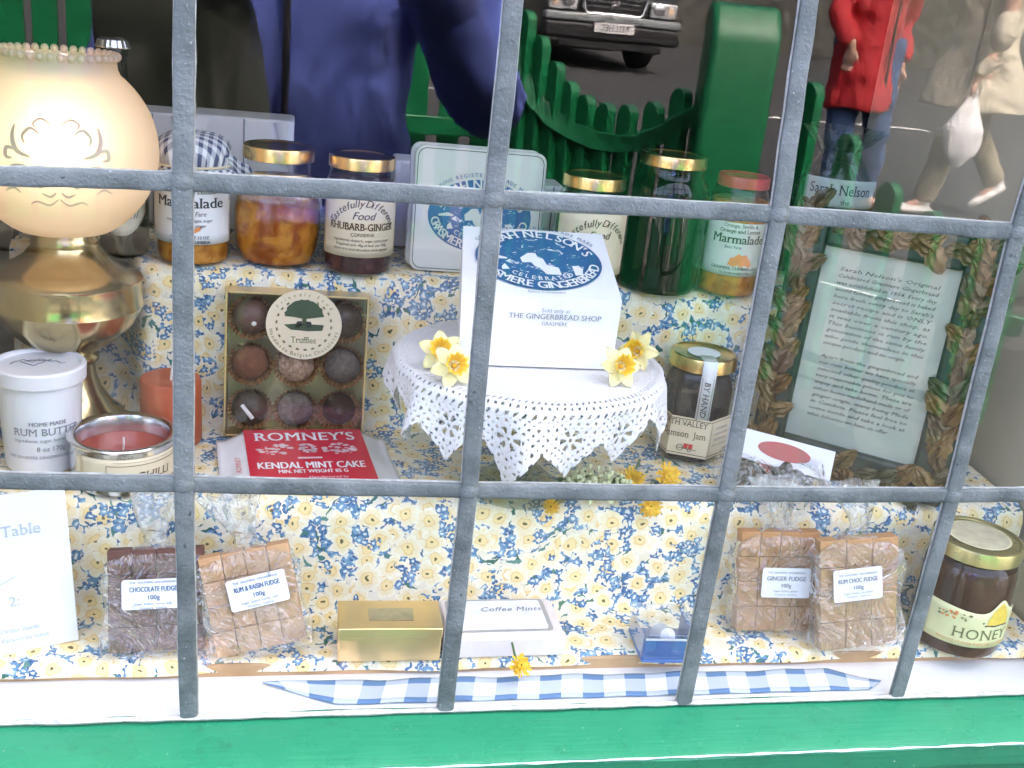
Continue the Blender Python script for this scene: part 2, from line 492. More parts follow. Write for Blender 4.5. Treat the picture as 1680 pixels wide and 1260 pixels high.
M['label_white'] = plain('white_label_paper', (.80, .80, .80), .7, vary=.03, scale=30)
M['paper_white'] = plain('white_parcel_paper', (.80, .79, .77), .75, vary=.04, scale=18, bump=.18, bscale=35, bdist=.003)
M['frame_paper'] = plain('pale_green_notice_paper', (.45, .49, .41), .8, vary=.06, scale=10)
M['ink'] = plain('black_ink', (.03, .03, .035), .7)
M['ink_brown'] = plain('brown_ink', (.10, .055, .03), .7)
M['ink_grey'] = plain('grey_ink', (.22, .23, .26), .7)
M['ink_blue'] = plain('blue_ink', (.03, .10, .25), .6)
M['ink_pale'] = plain('pale_blue_ink', (.45, .52, .62), .7)
M['ink_white'] = plain('white_ink', (.82, .82, .80), .7)
M['ink_red'] = plain('red_ink', (.55, .03, .03), .6)
M['ink_orange'] = plain('orange_ink', (.75, .28, .08), .7)
M['ink_green'] = plain('dark_green_ink', (.05, .08, .04), .7)
M['ink_olive'] = plain('olive_ink', (.16, .17, .06), .7)
def logo_blue():
    t = NT('blue_engraving_print'); co = t.coord('UV')
    n = t.noise(co, 7.5, 4, .62, dist=.8); n2 = t.noise(co, 34, 3, .6)
    f = t.step(t.math('ADD', n, t.math('MULTIPLY', n2, .35)), .76, .82)
    c = t.mix(f, (.03, .115, .27), (.70, .72, .72))
    return t.done(t.bsdf(c, .65))
M['engraving'] = logo_blue()
def jam(name, a, b, scale=70, spec=.15, coat=0, lumps=.5):
    t = NT(name); co = t.coord(); n = t.noise(co, scale, 4, .6, dist=.6)
    v = t.node('ShaderNodeTexVoronoi'); t.l.new(co, v.inputs[0]); v.inputs['Scale'].default_value = scale * 1.2
    c = t.mix(t.step(n, .35, .68), a, b)
    nm = t.bump(t.math('ADD', n, v.outputs[0]), lumps, .002)
    return t.done(t.bsdf(c, .3, 0, nm, spec, coat, .08, sss=.12))
M['marmalade'] = jam('marmalade', (.36, .11, .012), (.62, .27, .04))
M['amber'] = jam('amber_preserve', (.30, .06, .008), (.62, .24, .03), 50)
M['rhubarb'] = jam('dark_rhubarb_jam', (.035, .012, .016), (.10, .03, .03))
M['damson'] = jam('damson_jam', (.008, .006, .010), (.02, .012, .02))
M['mint_jelly'] = jam('dark_green_preserve', (.004, .02, .011), (.012, .05, .026), 30, lumps=.15)
M['honey'] = jam('dark_honey', (.045, .016, .006), (.085, .032, .012), 18, lumps=.05)
M['choc'] = plain('dark_chocolate', (.050, .027, .016), .35, vary=.25, scale=90, bump=.2, bscale=200)
M['milk_choc'] = plain('milk_chocolate', (.13, .062, .04), .38, vary=.2, scale=80, bump=.2, bscale=200)
M['cocoa'] = plain('cocoa_dust', (.20, .075, .032), .85, vary=.3, scale=160, bump=.5, bscale=500)
M['nut'] = plain('nut_crumb', (.56, .38, .25), .7, c2=(.26, .14, .08), scale=260, bump=1, bscale=300, bdist=.002)
M['grey_truffle'] = plain('powdered_truffle', (.20, .155, .125), .8, c2=(.08, .06, .05), scale=240, bump=.8, bscale=320, bdist=.0015)
M['icing'] = plain('white_icing', (.80, .76, .68), .5)
M['cup'] = plain('brown_paper_cup', (.42, .20, .06), .55, c2=(.24, .11, .035), scale=200)
M['gold_card'] = plain('gold_card', (.86, .62, .29), .32, .85, vary=.1, scale=18, coat=.2)
M['gold_lining'] = plain('pale_gold_lining', (.50, .46, .22), .4, .55, vary=.12, scale=30, bump=.3, bscale=220)
def fudge(name, a, b):
    return plain(name, a, .62, c2=b, scale=85, bump=.45, bscale=260, bdist=.0012, spec=.35)
M['fudge_choc'] = fudge('chocolate_fudge', (.155, .065, .045), (.095, .036, .026))
M['fudge_pale'] = fudge('pale_fudge', (.62, .38, .20), (.52, .29, .135))
M['fudge_ginger'] = fudge('ginger_fudge', (.54, .29, .125), (.43, .21, .075))
M['fudge_rum'] = fudge('rum_fudge', (.58, .34, .165), (.47, .25, .10))
M['tub'] = plain('white_plastic_tub', (.80, .81, .82), .35, vary=.03, scale=14, sss=.1)
M['wax_red'] = plain('red_wax', (.42, .05, .025), .35, vary=.12, scale=30, sss=.4, coat=.15)
M['wax_orange'] = plain('terracotta_wax', (.48, .115, .045), .45, vary=.1, scale=40, sss=.4)
M['wick'] = plain('wick', (.78, .74, .66), .8)
M['lace'] = plain('white_crochet_cotton', (.83, .82, .80), .9, vary=.05, scale=300, bump=.8, bscale=900, bdist=.0012)
M['petal'] = plain('cream_petal', (.84, .77, .38), .6, vary=.08, scale=90, sss=.2)
M['corona'] = plain('yellow_trumpet', (.88, .58, .03), .55, vary=.12, scale=200, sss=.2)
M['leaf'] = plain('leaf_green', (.06, .15, .03), .55, vary=.3, scale=60)
M['floret'] = plain('pale_green_floret', (.80, .80, .52), .6, c2=(.62, .68, .36), scale=120)
M['dandelion'] = plain('dandelion_yellow', (.85, .58, .02), .6, c2=(.70, .36, .01), scale=200)
M['mint_red'] = plain('red_card_wrapper', (.62, .012, .035), .4, vary=.06, scale=25, coat=.25)
M['wax_paper'] = plain('white_wax_paper', (.80, .79, .76), .45, vary=.05, scale=40, bump=.25, bscale=60, bdist=.002)
M['blue_card'] = plain('blue_box_card', (.07, .17, .42), .4, vary=.15, scale=60, coat=.3)
M['porcelain'] = plain('glazed_porcelain', (.66, .68, .72), .15, vary=.05, coat=.6)
M['marble_box'] = plain('pinkish_marbled_card', (.78, .72, .67), .5, c2=(.70, .62, .58), scale=45)
M['grey_border'] = plain('grey_border_print', (.38, .37, .33), .6)
M['frame_dark'] = plain('dark_green_bronze', (.030, .045, .032), .45, .3, vary=.35, scale=60, bump=.4, bscale=160)
def leaf_gilt():
    t = NT('bronzed_gilt_leaf'); co = t.coord(); oi = t.node('ShaderNodeObjectInfo')
    n = t.noise(co, 160, 4, .6); rp = t.ramp(oi.outputs['Random'], [(0, (.14, .075, .022)), (.4, (.21, .135, .045)), (.7, (.06, .075, .03)), (1, (.17, .10, .055))])
    c = t.mix(t.step(n, .26, .46), (.02, .03, .016), rp)
    return t.done(t.bsdf(c, .42, .35, t.bump(n, .6, .0012)))
M['frame_leaf'] = leaf_gilt()
M['glaze'] = clear('picture_glass', (.97, .98, .97), refl=.7)
M['brown_sweet'] = plain('dark_green_sweets', (.030, .032, .018), .3, c2=(.07, .055, .035), scale=70, coat=.4)
M['sign_tin'] = plain('pale_green_tin_plate', (.60, .60, .53), .4, vary=.05, scale=14, coat=.2)
M['bottle_label'] = plain('bottle_label_paper', (.70, .68, .58), .7, vary=.04)
M['cap'] = plain('crown_cap_metal', (.72, .72, .70), .25, .9, vary=.1)

# ------------------------------------------------------------------ ground, road, pavement
ZY, ZR = -.70, -.555                             # yard by the shop, street level beyond the fence
def ground_mat():
    t = NT('slate_ground'); co = t.coord()
    v = t.node('ShaderNodeTexVoronoi', feature='DISTANCE_TO_EDGE'); t.l.new(co, v.inputs[0]); v.inputs['Scale'].default_value = 2.2
    n = t.noise(co, 6, 5)
    c = t.ramp(n, [(.3, (.016, .017, .014)), (.7, (.036, .036, .03))])
    c = t.mix(t.step(v.outputs[0], .03, .015), c, (.012, .012, .01))
    return t.done(t.bsdf(c, .7, normal=t.bump(n, .4, .01)))
def road_mat():
    t = NT('asphalt'); co = t.coord(); n = t.noise(co, 240, 3); n2 = t.noise(co, 1.4, 4)
    c = t.mix(n2, (.030, .031, .033), (.045, .046, .047)); c = t.mix(t.step(n, .6, .75), c, (.12, .12, .12))
    return t.done(t.bsdf(c, .75, normal=t.bump(n, .5, .004)))
def zst(y):                                       # the street climbs away from the shop
    return ZR if y > -5.2 else ZR + (min(-y, 19.5) - 5.2) * .0415
ys = [160, -3.25, -3.45, -5.2, -19.5, -160]; zs = [ZY, ZY, ZR, ZR, zst(-20), zst(-20)]
g = G(); g.sheet(lambda u, v: (-160 + 320 * u, ys[round(v * 5)], zs[round(v * 5)]), 8, 5)
structure(g.build('ground', ground_mat(), smooth=False))
g = G(); g.box((0, -4.35, ZR + .05), (300, 1.6, .10)); o = g.build('pavement', plain('paving', (.060, .058, .048), .8, vary=.15, scale=2, bump=.4, bscale=30), bevel=.02); structure(o)
g = G(); g.add([(-150, -5.22, zst(-5.22) + .006), (150, -5.22, zst(-5.22) + .006), (150, -18, zst(-18) + .006), (-150, -18, zst(-18) + .006)], [(0, 1, 2, 3)])
road = structure(g.build('road', road_mat(), smooth=False))
for k in range(-9, 10):
    g = G(); g.add([(k * 4, -9.6, zst(-9.6) + .012), (k * 4 + 2.4, -9.6, zst(-9.6) + .012), (k * 4 + 2.4, -9.72, zst(-9.72) + .012), (k * 4, -9.72, zst(-9.72) + .012)], [(0, 1, 2, 3)])
    g.build('road_marking', plain('road_paint', (.7, .7, .68), .6), road, smooth=False)

# ------------------------------------------------------------------ the shop round the window
XL, XR, ZT = -.215, .802, .79                     # window opening
shop = thing('shop_building', 'shop wall around the leaded window, with plain beige plaster reveal beside the display', 'building', (.3, 0, ZY))
def wall(name, x0, x1, y0, y1, z0, z1, mat):
    g = G(); g.box(((x0 + x1) / 2 - .3, (y0 + y1) / 2, (z0 + z1) / 2 - ZY), (x1 - x0, y1 - y0, z1 - z0))
    return g.build(name, mat, shop, smooth=False)
wall('front_wall', -4, XL - .05, .0, .25, ZY, 1.42, M['render'])
wall('front_wall', XR + .05, 4.5, .0, .25, ZY, 1.42, M['render'])
wall('front_wall', XL - .05, XR + .05, .0, .25, ZY, -.09, M['render'])
wall('front_wall', XL - .05, XR + .05, .0, .25, ZT + .05, 1.42, M['render'])
wall('side_reveal', .79, .86, .26, .607, -.08, .85, M['plaster'])
wall('side_reveal', .7915, .80, .012, .255, -.08, .845, M['plaster'])
wall('side_reveal', -.33, -.262, .26, .63, -.08, .85, M['plaster'])
wall('side_reveal', -.214, -.208, .012, .255, -.08, .845, M['plaster'])
wall('window_ceiling', -.34, .87, .252, .66, .851, .90, M['plaster'])
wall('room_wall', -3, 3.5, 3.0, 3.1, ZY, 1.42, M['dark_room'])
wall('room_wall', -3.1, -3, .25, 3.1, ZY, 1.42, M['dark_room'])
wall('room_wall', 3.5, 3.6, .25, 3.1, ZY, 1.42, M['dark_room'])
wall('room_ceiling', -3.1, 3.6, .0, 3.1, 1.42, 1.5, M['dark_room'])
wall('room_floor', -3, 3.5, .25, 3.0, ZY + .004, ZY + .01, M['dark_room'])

# ------------------------------------------------------------------ leaded window
win = thing('leaded_window', 'leaded light window of clear panes in grey lead with a green painted sill', 'window', (.3, 0, 0))
def W(p): return (p[0] - .3, p[1], p[2])
VPX = [[(303, 0), (300, 298), (302, 795), (310, 1172)], [(842, 0), (810, 327), (769.5, 805), (730, 1170)],
       [(1327, 0), (1277, 352), (1190, 811), (1119, 1163)], [(1668, 381), (1562, 813), (1470, 1143)]]
HPX = [[(0, 289), (300, 298), (560, 312), (810, 327), (1277, 352), (1668, 381)],
       [(0, 789), (302, 795), (769.5, 805), (1190, 811), (1562, 813), (1680, 812)]]
V = []
for pts in VPX:
    q = [ony(x, y, 0) for x, y in pts]
    if len(q) == 3: q.insert(0, Vector((q[0].x + .006, 0, .545)))
    q.insert(0, Vector((q[0].x + .003, 0, ZT)))
    q[-1].z = .0; V.append(q)
H = []
for pts in HPX:
    q = [ony(x, y, 0) for x, y in pts]
    q.insert(0, Vector((XL, 0, q[0].z - .001))); q.append(Vector((XR, 0, q[-1].z))); H.append(q)
zh3 = H[0][2].z + .217
H.insert(0, [Vector((XL, 0, zh3)), Vector((.3, 0, zh3)), Vector((XR, 0, zh3))])
def came(q, hw, y):
    q = [Vector((p.x, y, p.z)) for p in q]
    # a little hand-made waver
    fine = []
    for a, b in zip(q, q[1:]):
        for k in range(6):
            p = a.lerp(b, k / 6); fine.append(p)
    fine.append(q[-1])
    fine = [Vector((p.x + random.uniform(-.0003, .0003), p.y, p.z + random.uniform(-.0003, .0003))) for p in fine]
    o = G().tube([W(p) for p in fine], [hw * random.uniform(.96, 1.05) for _ in fine], 16, up=(0, 1, 0), flat=.36, sq=.55).build('lead_came', M['lead'], win)
    G().tube([W((p.x, p.y + .0024, p.z)) for p in fine], [hw * random.uniform(1.06, 1.16) for _ in fine], 8, up=(0, 1, 0), flat=.10).build('putty_line', M['putty'], o)
    return o
for q in V: came(q, .0064, -.0012)
for q in H: came(q, .0060, .0)
def at(poly, key, val):
    for a, b in zip(poly, poly[1:]):
        lo, hi = (a, b) if getattr(a, key) < getattr(b, key) else (b, a)
        if getattr(lo, key) - 1e-6 <= val <= getattr(hi, key) + 1e-6:
            t = (val - getattr(lo, key)) / max(1e-9, getattr(hi, key) - getattr(lo, key)); return lo.lerp(hi, t)
    return poly[0] if abs(getattr(poly[0], key) - val) < abs(getattr(poly[-1], key) - val) else poly[-1]
cols = [None] + V + [None]; rows = [None] + H + [None]
def cross(c, r):
    zr = ZT if r == 0 else (0.0 if r == len(rows) - 1 else None)
    xc = XL if c == 0 else (XR if c == len(cols) - 1 else None)
    if zr is not None and xc is not None: return Vector((xc, 0, zr))
    if zr is not None: p = at(V[c - 1], 'z', zr); return Vector((p.x, 0, zr))
    if xc is not None: p = at(rows[r], 'x', xc); return Vector((xc, 0, p.z))
    z = rows[r][1].z
    for _ in range(5):
        x = at(V[c - 1], 'z', z).x; z = at(rows[r], 'x', x).z
    return Vector((x, 0, z))
for r in range(1, len(rows) - 1):
    for c in range(1, len(cols) - 1):
        p = cross(c, r)
        G().ball((0, 0, 0), (.0078, .0030, .0070), 12, 8).build('solder_joint', M['lead'], win, loc=W((p.x, -.0016, p.z)), rot=(0, random.uniform(-.3, .3), 0))
for r in range(len(rows) - 1):
    for c in range(len(cols) - 1):
        a, b, d, e = cross(c, r + 1), cross(c + 1, r + 1), cross(c + 1, r), cross(c, r)
        ctr = (a + b + d + e) / 4; tx, tz = random.uniform(-.0012, .0012), random.uniform(-.0012, .0012)
        vs = [W((p.x, .001 + (p.x - ctr.x) * tx + (p.z - ctr.z) * tz, p.z)) for p in (a, b, d, e)]
        G().add(vs, [(0, 1, 2, 3)]).build('pane', M['pane'], win, smooth=False)
# green outer sill with a worn front edge and its highlight line in pale colour, green jambs, white inner sill
prof = [(.006, -.0015), (-.030, -.0050), (-.050, -.0075), (-.0535, -.0085), (-.0555, -.0115), (-.0555, -.030), (-.050, -.034), (-.050, -.085), (.006, -.085)]
g = G(); n = len(prof); nx = 24
vs = []; fs = []
for i in range(nx + 1):
    x = XL - .06 + (XR - XL + .12) * i / nx
    for y, z in prof: vs.append(W((x, y + .0009 * math.sin(i * 1.7), z + .0005 * math.sin(i * .9 + y * 40))))
for i in range(nx):
    for k in range(n): fs.append((i * n + k, i * n + (k + 1) % n, (i + 1) * n + (k + 1) % n, (i + 1) * n + k))
g.add(vs, fs).build('sill', M['green'], win, sharp=28)
g = G(); g.tube([W((XL - .06 + (XR - XL + .12) * i / 80, -.0552 + .0004 * math.sin(i * 2.1), -.0094)) for i in range(81)], [.0011 * random.uniform(.5, 1.25) for _ in range(81)], 6)
g.build('worn_edge_highlight', plain('worn_pale_edge', (.42, .62, .50), .5, vary=.3, scale=90), win)
g = G(); g.tube([W((XL + (XR - XL) * i / 60, -.0015, .0012)) for i in range(61)], [.0024 * random.uniform(.7, 1.2) for _ in range(61)], 6)
g.build('sealant_line', M['putty'], win)
for x0, x1 in ((XL - .05, XL + .004), (XR - .004, XR + .05)):
    G().box(W(((x0 + x1) / 2, -.004, ZT / 2)), (x1 - x0, .03, ZT)).build('jamb', M['green'], win, bevel=.003)
G().box(W(((XL + XR) / 2, -.004, ZT + .025)), (XR - XL + .1, .03, .05)).build('head_rail', M['green'], win, bevel=.003)
G().box(W(((XL + XR) / 2, .031, -.011)), (XR - XL - .004, .049, .02)).build('inner_sill', M['white_paint'], win, bevel=.002)

# ------------------------------------------------------------------ stepped display and cloth
g = G(); g.box((.29, .335, .0042), (.995, .565, .0125))
tag(g.build('display_board', M['wood'], bevel=.0015), 'bare wooden board edge under the floral cloth above the white sill', 'board')
Z0, Z1, Z2 = .0135, .1175, .2735
PROF = [(.0505, .0035), (.0515, .0105), (.057, .0132), (.112, .0134), (.123, .0165), (.1275, .028), (.130, .065), (.132, .102), (.136, .1125), (.145, .1172), (.20, .1176), (.282, .1176), (.293, .121), (.2985, .134), (.301, .20), (.303, .256), (.307, .268), (.317, .2732), (.40, .2735), (.61, .2735)]
plen = [0]
for a, b in zip(PROF, PROF[1:]): plen.append(plen[-1] + math.dist(a, b))
def cloth_pt(u, v):
    x = -.200 + .985 * u; L = v * plen[-1]
    k = max(i for i in range(len(plen)) if plen[i] <= L + 1e-9); k = min(k, len(PROF) - 2)
    t = (L - plen[k]) / (plen[k + 1] - plen[k]); y = PROF[k][0] * (1 - t) + PROF[k + 1][0] * t; z = PROF[k][1] * (1 - t) + PROF[k + 1][1] * t
    riser1 = math.exp(-((z - .065) / .035) ** 2) if y < .15 else 0
    riser2 = math.exp(-((z - .195) / .06) ** 2) if y > .27 and z < .272 else 0
    # folds
    y += riser1 * (.0026 * math.sin(x * 38 + 1.0 + z * 14) + .0016 * math.sin(x * 91 - z * 30)) + riser2 * (.0034 * math.sin(x * 33 + z * 10) + .0022 * math.sin(x * 74 + 2 - z * 22))
    flat1 = 1 if (.15 < y < .28 and z < .13) else 0
    z += flat1 * .0012 * math.sin(x * 60 + y * 45)
    if z > .268: z += .0012 * math.sin(x * 48 + y * 21)
    if y < .058: y += .0018 * math.sin(x * 23) + .0012 * math.sin(x * 57)
    # behind the lamp the upper step stands further back
    if y > .27 and z > .119:
        s_ = 1 / (1 + math.exp((x + .083) / .006)); y += .062 * s_ * min(1, (z - .119) / .02) * (1 if y < .33 else max(0, 1 - (y - .33) / .25))
    return (x, y, z)
g = G(); g.sheet(cloth_pt, 300, 260, uvfn=lambda u, v: (u * .985, v * plen[-1]))
cloth = tag(g.build('floral_cloth', M['cloth'], sharp=80), 'cotton cloth printed with yellow daffodils and blue flowers draped over the display steps', 'cloth')

# gingham ribbon on the white sill
def ribbon(u, v):
    x0, x1 = onz(430, 1122, .001).x, onz(1418, 1118, .001).x
    x = x0 + (x1 - x0) * u; sk = .028 * min(1, (1 - u) * 14) * min(1, u * 10)
    y = .010 + .030 * v * (min(1, u * 9) if True else 1) * (.35 + .65 * min(1, (1 - u) * 12))
    if u < .12: y = .040 - (.030 * (1 - v)) * min(1, u * 9)
    return (x + .016 * v * (1 if u > .12 else u * 8), y, .0012 + .0016 * (.5 + .5 * math.sin(u * 31)) * v + .0005 * math.sin(u * 70))
M['ribbon'] = gingham('blue_gingham_ribbon', .0335, (.09, .19, .37))
g = G(); g.sheet(ribbon, 120, 8, uvfn=lambda u, v: (u * .47 + .016 * v * .5, v * .030 + .011))
tag(g.build('gingham_ribbon', M['ribbon'], solid=.0006), 'blue and white gingham ribbon lying along the white inner sill', 'ribbon')

# ------------------------------------------------------------------ jars
def cyl_map(r, z0=0, phi=0):
    return lambda u, v: (r * math.sin(u / r + phi), -r * math.cos(u / r + phi), z0 + v)
def cyl_patch(r, w_, z0, z1, phi=0, n=20, top=None, bot=None):
    g = G()
    def f(u, v):
        a = (u - .5) * w_ / r + phi
        lo = z0 + (bot(u) if bot else 0); hi = z1 + (top(u) if top else 0)
        return (r * math.sin(a), -r * math.cos(a), lo + (hi - lo) * v)
    return g.sheet(f, n, 6)
def round_jar(name, label, px, pyb, r, h, z, content, lidmat, lid_h=.013, lid_r=None, body=None, cat='jar', fill=.80, glass=None, group=None, rot=0, dy=0):
    p = onz(px, pyb, z); c = (p.x, p.y + r + dy, z + .0004)
    t = thing(name, label, cat, c, (0, 0, rot), group)
    lr = lid_r or r * .9; hb = h - lid_h
    prof = body or [(.0005, .0005), (r * .88, 0), (r * .97, .003), (r, .009), (r, hb * .78), (r * .97, hb * .86), (r * .88, hb * .95), (lr * .95, hb), (lr * .95, hb + lid_h * .6)]
    G().lathe(prof, 40).build('glass', glass or M['jar_glass'], t)
    inner = [(.0004, .0025)] + [(max(.0004, q - .0022), max(zz, .0025)) for q, zz in prof if zz < h * fill and q > .002]
    inner += [(inner[-1][0], h * fill), (.0004, h * fill)]
    G().lathe(inner, 32).build('contents', content, t)
    lp = [(lr * .97, hb + .0005), (lr, hb + .001), (lr, hb + lid_h - .0022), (lr * .985, hb + lid_h - .0006), (lr * .95, hb + lid_h), (lr * .90, hb + lid_h - .0004), (lr * .87, hb + lid_h - .0014), (.0004, hb + lid_h - .0014)]
    G().lathe(lp, 48).build('lid', lidmat, t)
    return t

# marmalade under a gingham cloth cap, beside the lamp
t = round_jar('marmalade_jar', 'marmalade jar with blue gingham cloth cap tied over the lid', 311, 440, .0345, .108, Z2, M['marmalade'], M['gold'])
lb = cyl_patch(.0349, .098, .022, .078).build('label', M['label_white'], t, solid=.0003)
lettering([('Orange and Lemon', 0, .0475 + .022, .0062, {'serif': True, 'bold': .01}), ('Marmalade', 0, .0345 + .022, .0135, {'bold': .02, 'fit': .066, 'serif': True}), ('Best Fare', .004, .0270 + .022, .006, {'shear': .2, 'serif': True}),
           ('made with oranges, sugar', 0, .0215 + .022, .0042, {}), ('lemons and ginger', 0, .0165 + .022, .0042, {}), ('NET WEIGHT 12 OZ', 0, .0055 + .022, .004, {'bold': .02}), ('GRASMERE, CUMBRIA', 0, .001 + .022, .004, {'bold': .02})], cyl_map(.03535), M['ink'], lb)
g = G(); g.sheet(lambda u, v: (lambda q: q(.006 * (u - .5) * 3.4, .0325 + .004 * v + .0035 * (u - .5) ** 2 * 4))(cyl_map(.03532)), 8, 2); g.build('orange_slice_print', M['ink_orange'], lb)
M['gingham_cap'] = gingham('navy_gingham_cap', .0078, (.03, .05, .13))
def capf(u, v):
    a = 2 * math.pi * u
    d = v
    if d < .42: rr = .0335 * (d / .42) ** .8; z = .1215 - .010 * (d / .42) ** 3 + .0025 * math.sin(a * 3 + 1) * d
    elif d < .62:
        q = (d - .42) / .2; rr = .0335 + .0025 * math.sin(q * 3.1) + .0008 * math.sin(a * 14) * q; z = .1115 - .0185 * q
    else:
        q = (d - .62) / .38; rr = .0335 + .013 * q + .0042 * q * math.sin(a * 11) + .002 * q * math.sin(a * 17 + 1); z = .093 - .014 * q - .003 * q * math.sin(a * 5)
    return (rr * math.cos(a), rr * math.sin(a), z)
g = G(); g.sheet(capf, 120, 30, wrap=True, uvfn=lambda u, v: (capf(u, v)[0] * (1.0 + .9 * max(0, v - .45)), capf(u, v)[1] * (1.0 + .9 * max(0, v - .45))))
cap_ = g.build('cloth_cap', M['gingham_cap'], t, sharp=80)
G().tube([(.0352 * math.cos(2 * math.pi * k / 40), .0352 * math.sin(2 * math.pi * k / 40), .093) for k in range(41)], .0012, 6).build('rubber_band', M['paper'], cap_)

def bow_tail(u, v, s_=1):   # loose corner of the cap
    return (.030 + .026 * u, -.014 + .004 * math.sin(u * 3) + .010 * (v - .5), .097 - .020 * u * u - .012 * (v - .5) * (1 + u) + .002 * math.sin(u * 9))
g = G(); g.sheet(bow_tail, 10, 6, uvfn=lambda u, v: (u * .028, v * .022)); g.build('cap_corner', M['gingham_cap'], cap_, solid=.0006)

# amber preserve in a bulbous jar
r = .0425
body = [(.0005, .0005), (.030, 0), (.035, .004), (.040, .016), (r, .034), (r, .052), (.0395, .070), (.033, .083), (.0300, .089), (.0300, .10)]
t = round_jar('preserve_jar', 'round bellied jar of amber preserve with gold lid and gold neck band', 452, 447, r, .1135, Z2, M['amber'], M['gold'], .0135, .0340, body, fill=.72)
nb = cyl_patch(.0345, .060, .0815, .0905).build('neck_band', M['gold_card'], t, solid=.0003)
G().sheet(lambda u, v: (-.044 + .085 * u, -.0445, .0665 - .004 * u + .0115 * v), 2, 2).build('clear_tag', M['acrylic'], t, solid=.0006)
# rhubarb and ginger
def tasteful_label(t, r, z0, z1, phi, second):
    lb = cyl_patch(r + .0005, .092, z0, z1, phi).build('label', M['paper'], t, solid=.0003)
    hh = z1 - z0
    its = arc_items('Tastefully Different', 0, z0 + hh * .30, .0315, hh * .50, 158, 22, .0098, shear=.3, bold=.01)
    its.append(('Food', 0, z0 + hh * .60, .0105, {'shear': .35, 'bold': .01}))
    if second:
        its += [('RHUBARB-GINGER', 0, z0 + hh * .43, .0098, {'serif': True, 'bold': .018, 'fit': .068}), ('CONSERVE', 0, z0 + hh * .335, .0046, {})]
        for k, s_ in enumerate(('Ingredients: rhubarb, sugar, stem ginger', 'Prepared with 45g of fruit per 100g', 'Store in a cool dry place once opened')):
            its.append((s_, 0, z0 + hh * (.25 - .07 * k), .0036, {}))
    lettering(its, cyl_map(r + .0010, 0, phi), M['ink_brown'], lb)
t = round_jar('conserve_jar', 'rhubarb ginger conserve jar with cream label and gold lid', 588, 457, .034, .1125, Z2, M['rhubarb'], M['gold'], .0125, .0315)
tasteful_label(t, .034, .020, .081, .05, True)
t = round_jar('conserve_jar', 'gold lidded dark jar behind the gingerbread parcel, cream label hanging crooked', 968, 484, .0355, .1125, Z2, M['rhubarb'], M['gold'], .0125, .0315)
tasteful_label(t, .0355, .018, .081, .04, False)
# tall dark green jar
r = .041; body = [(.0005, .0005), (.037, 0), (.040, .003), (r, .008), (r, .10), (.039, .108), (.0345, .114), (.0325, .118), (.0325, .128)]
round_jar('green_preserve_jar', 'tall dark green glass jar with gold lid standing between two smaller jars', 1095, 488, r, .137, Z2, M['mint_jelly'], M['gold'], .0125, .0335, body, fill=.93, glass=M['green_glass'])
# second marmalade, red lid
t = round_jar('marmalade_jar', 'marmalade jar with red lid and old fashioned printed white label', 1207, 492, .0315, .122, Z2, M['marmalade'], M['red_lid'], .012, .0265, rot=R(-12))
lb = cyl_patch(.0320, .084, .024, .078).build('label', plain('greyish_label_paper', (.55, .60, .50), .75, vary=.05), t, solid=.0003)
lettering([('Orange, Seville &', 0, .0735, .0052, {'serif': True}), ('Orange and Lemon', 0, .068, .0055, {'serif': True, 'bold': .015}), ('Marmalade', 0, .0575, .0125, {'bold': .02, 'fit': .056, 'serif': True}), ('Best Fare', -.006, .052, .0045, {'shear': .2}), ('GRASMERE, CUMBRIA LA22', 0, .0305, .0042, {'bold': .02}), ('12 oz net weight 340g', 0, .0262, .0036, {})], cyl_map(.03245), M['ink_green'], lb)
g = G(); g.sheet(lambda u, v: (lambda q, a: q(.004 + .013 * (u * 2 - 1), .0345 + .012 * v * (1 - (u * 2 - 1) ** 2) ** .5 + .0012 * math.sin(u * 20)))(cyl_map(.0324), 0), 10, 3); g.build('orange_print', M['ink_orange'], lb)

# ginger beer bottle behind the lamp
p = onz(190, 428, Z2)
t = thing('ginger_beer_bottle', 'green glass ginger beer bottle with crown cap standing behind the lamp', 'bottle', (p.x - .003, p.y + .035, Z2 + .0004))
prof = [(.0005, .001), (.026, 0), (.0285, .003), (.029, .01), (.029, .088), (.027, .103), (.021, .118), (.0145, .135), (.0125, .160), (.012, .180), (.0132, .182), (.0132, .188), (.0118, .190), (.0118, .196)]
G().lathe(prof, 36).build('glass', M['green_glass'], t)
G().lathe([(.0004, .003), (.0265, .003), (.0265, .09), (.024, .103), (.018, .117), (.012, .132), (.0004, .133)], 28).build('contents', M['mint_jelly'], t)
G().lathe([(.0145, .1885), (.0150, .1895), (.0132, .1955), (.010, .1972), (.0004, .1975)], 42, wave=lambda r, z, a: r * (1 + (.05 * math.cos(21 * a) if z < .19 else 0))).build('crown_cap', M['cap'], t)
lb = cyl_patch(.0294, .052, .022, .066, .28, bot=lambda u: .016 * (2 * u - 1) ** 2 * 1.3).build('label', M['bottle_label'], t, solid=.0003)
cyl_patch(.02975, .052, .060, .076, .28).build('red_band', M['ink_red'], lb, solid=.0003)
lettering([('GINGER BEER', 0, .0635, .0105, {'bold': .03, 'serif': True})], cyl_map(.0301, 0, .28), M['ink_white'], lb)
lettering([('275ml', 0, .038, .0125, {'shear': .3})], cyl_map(.0299, 0, .28), M['ink_grey'], lb)

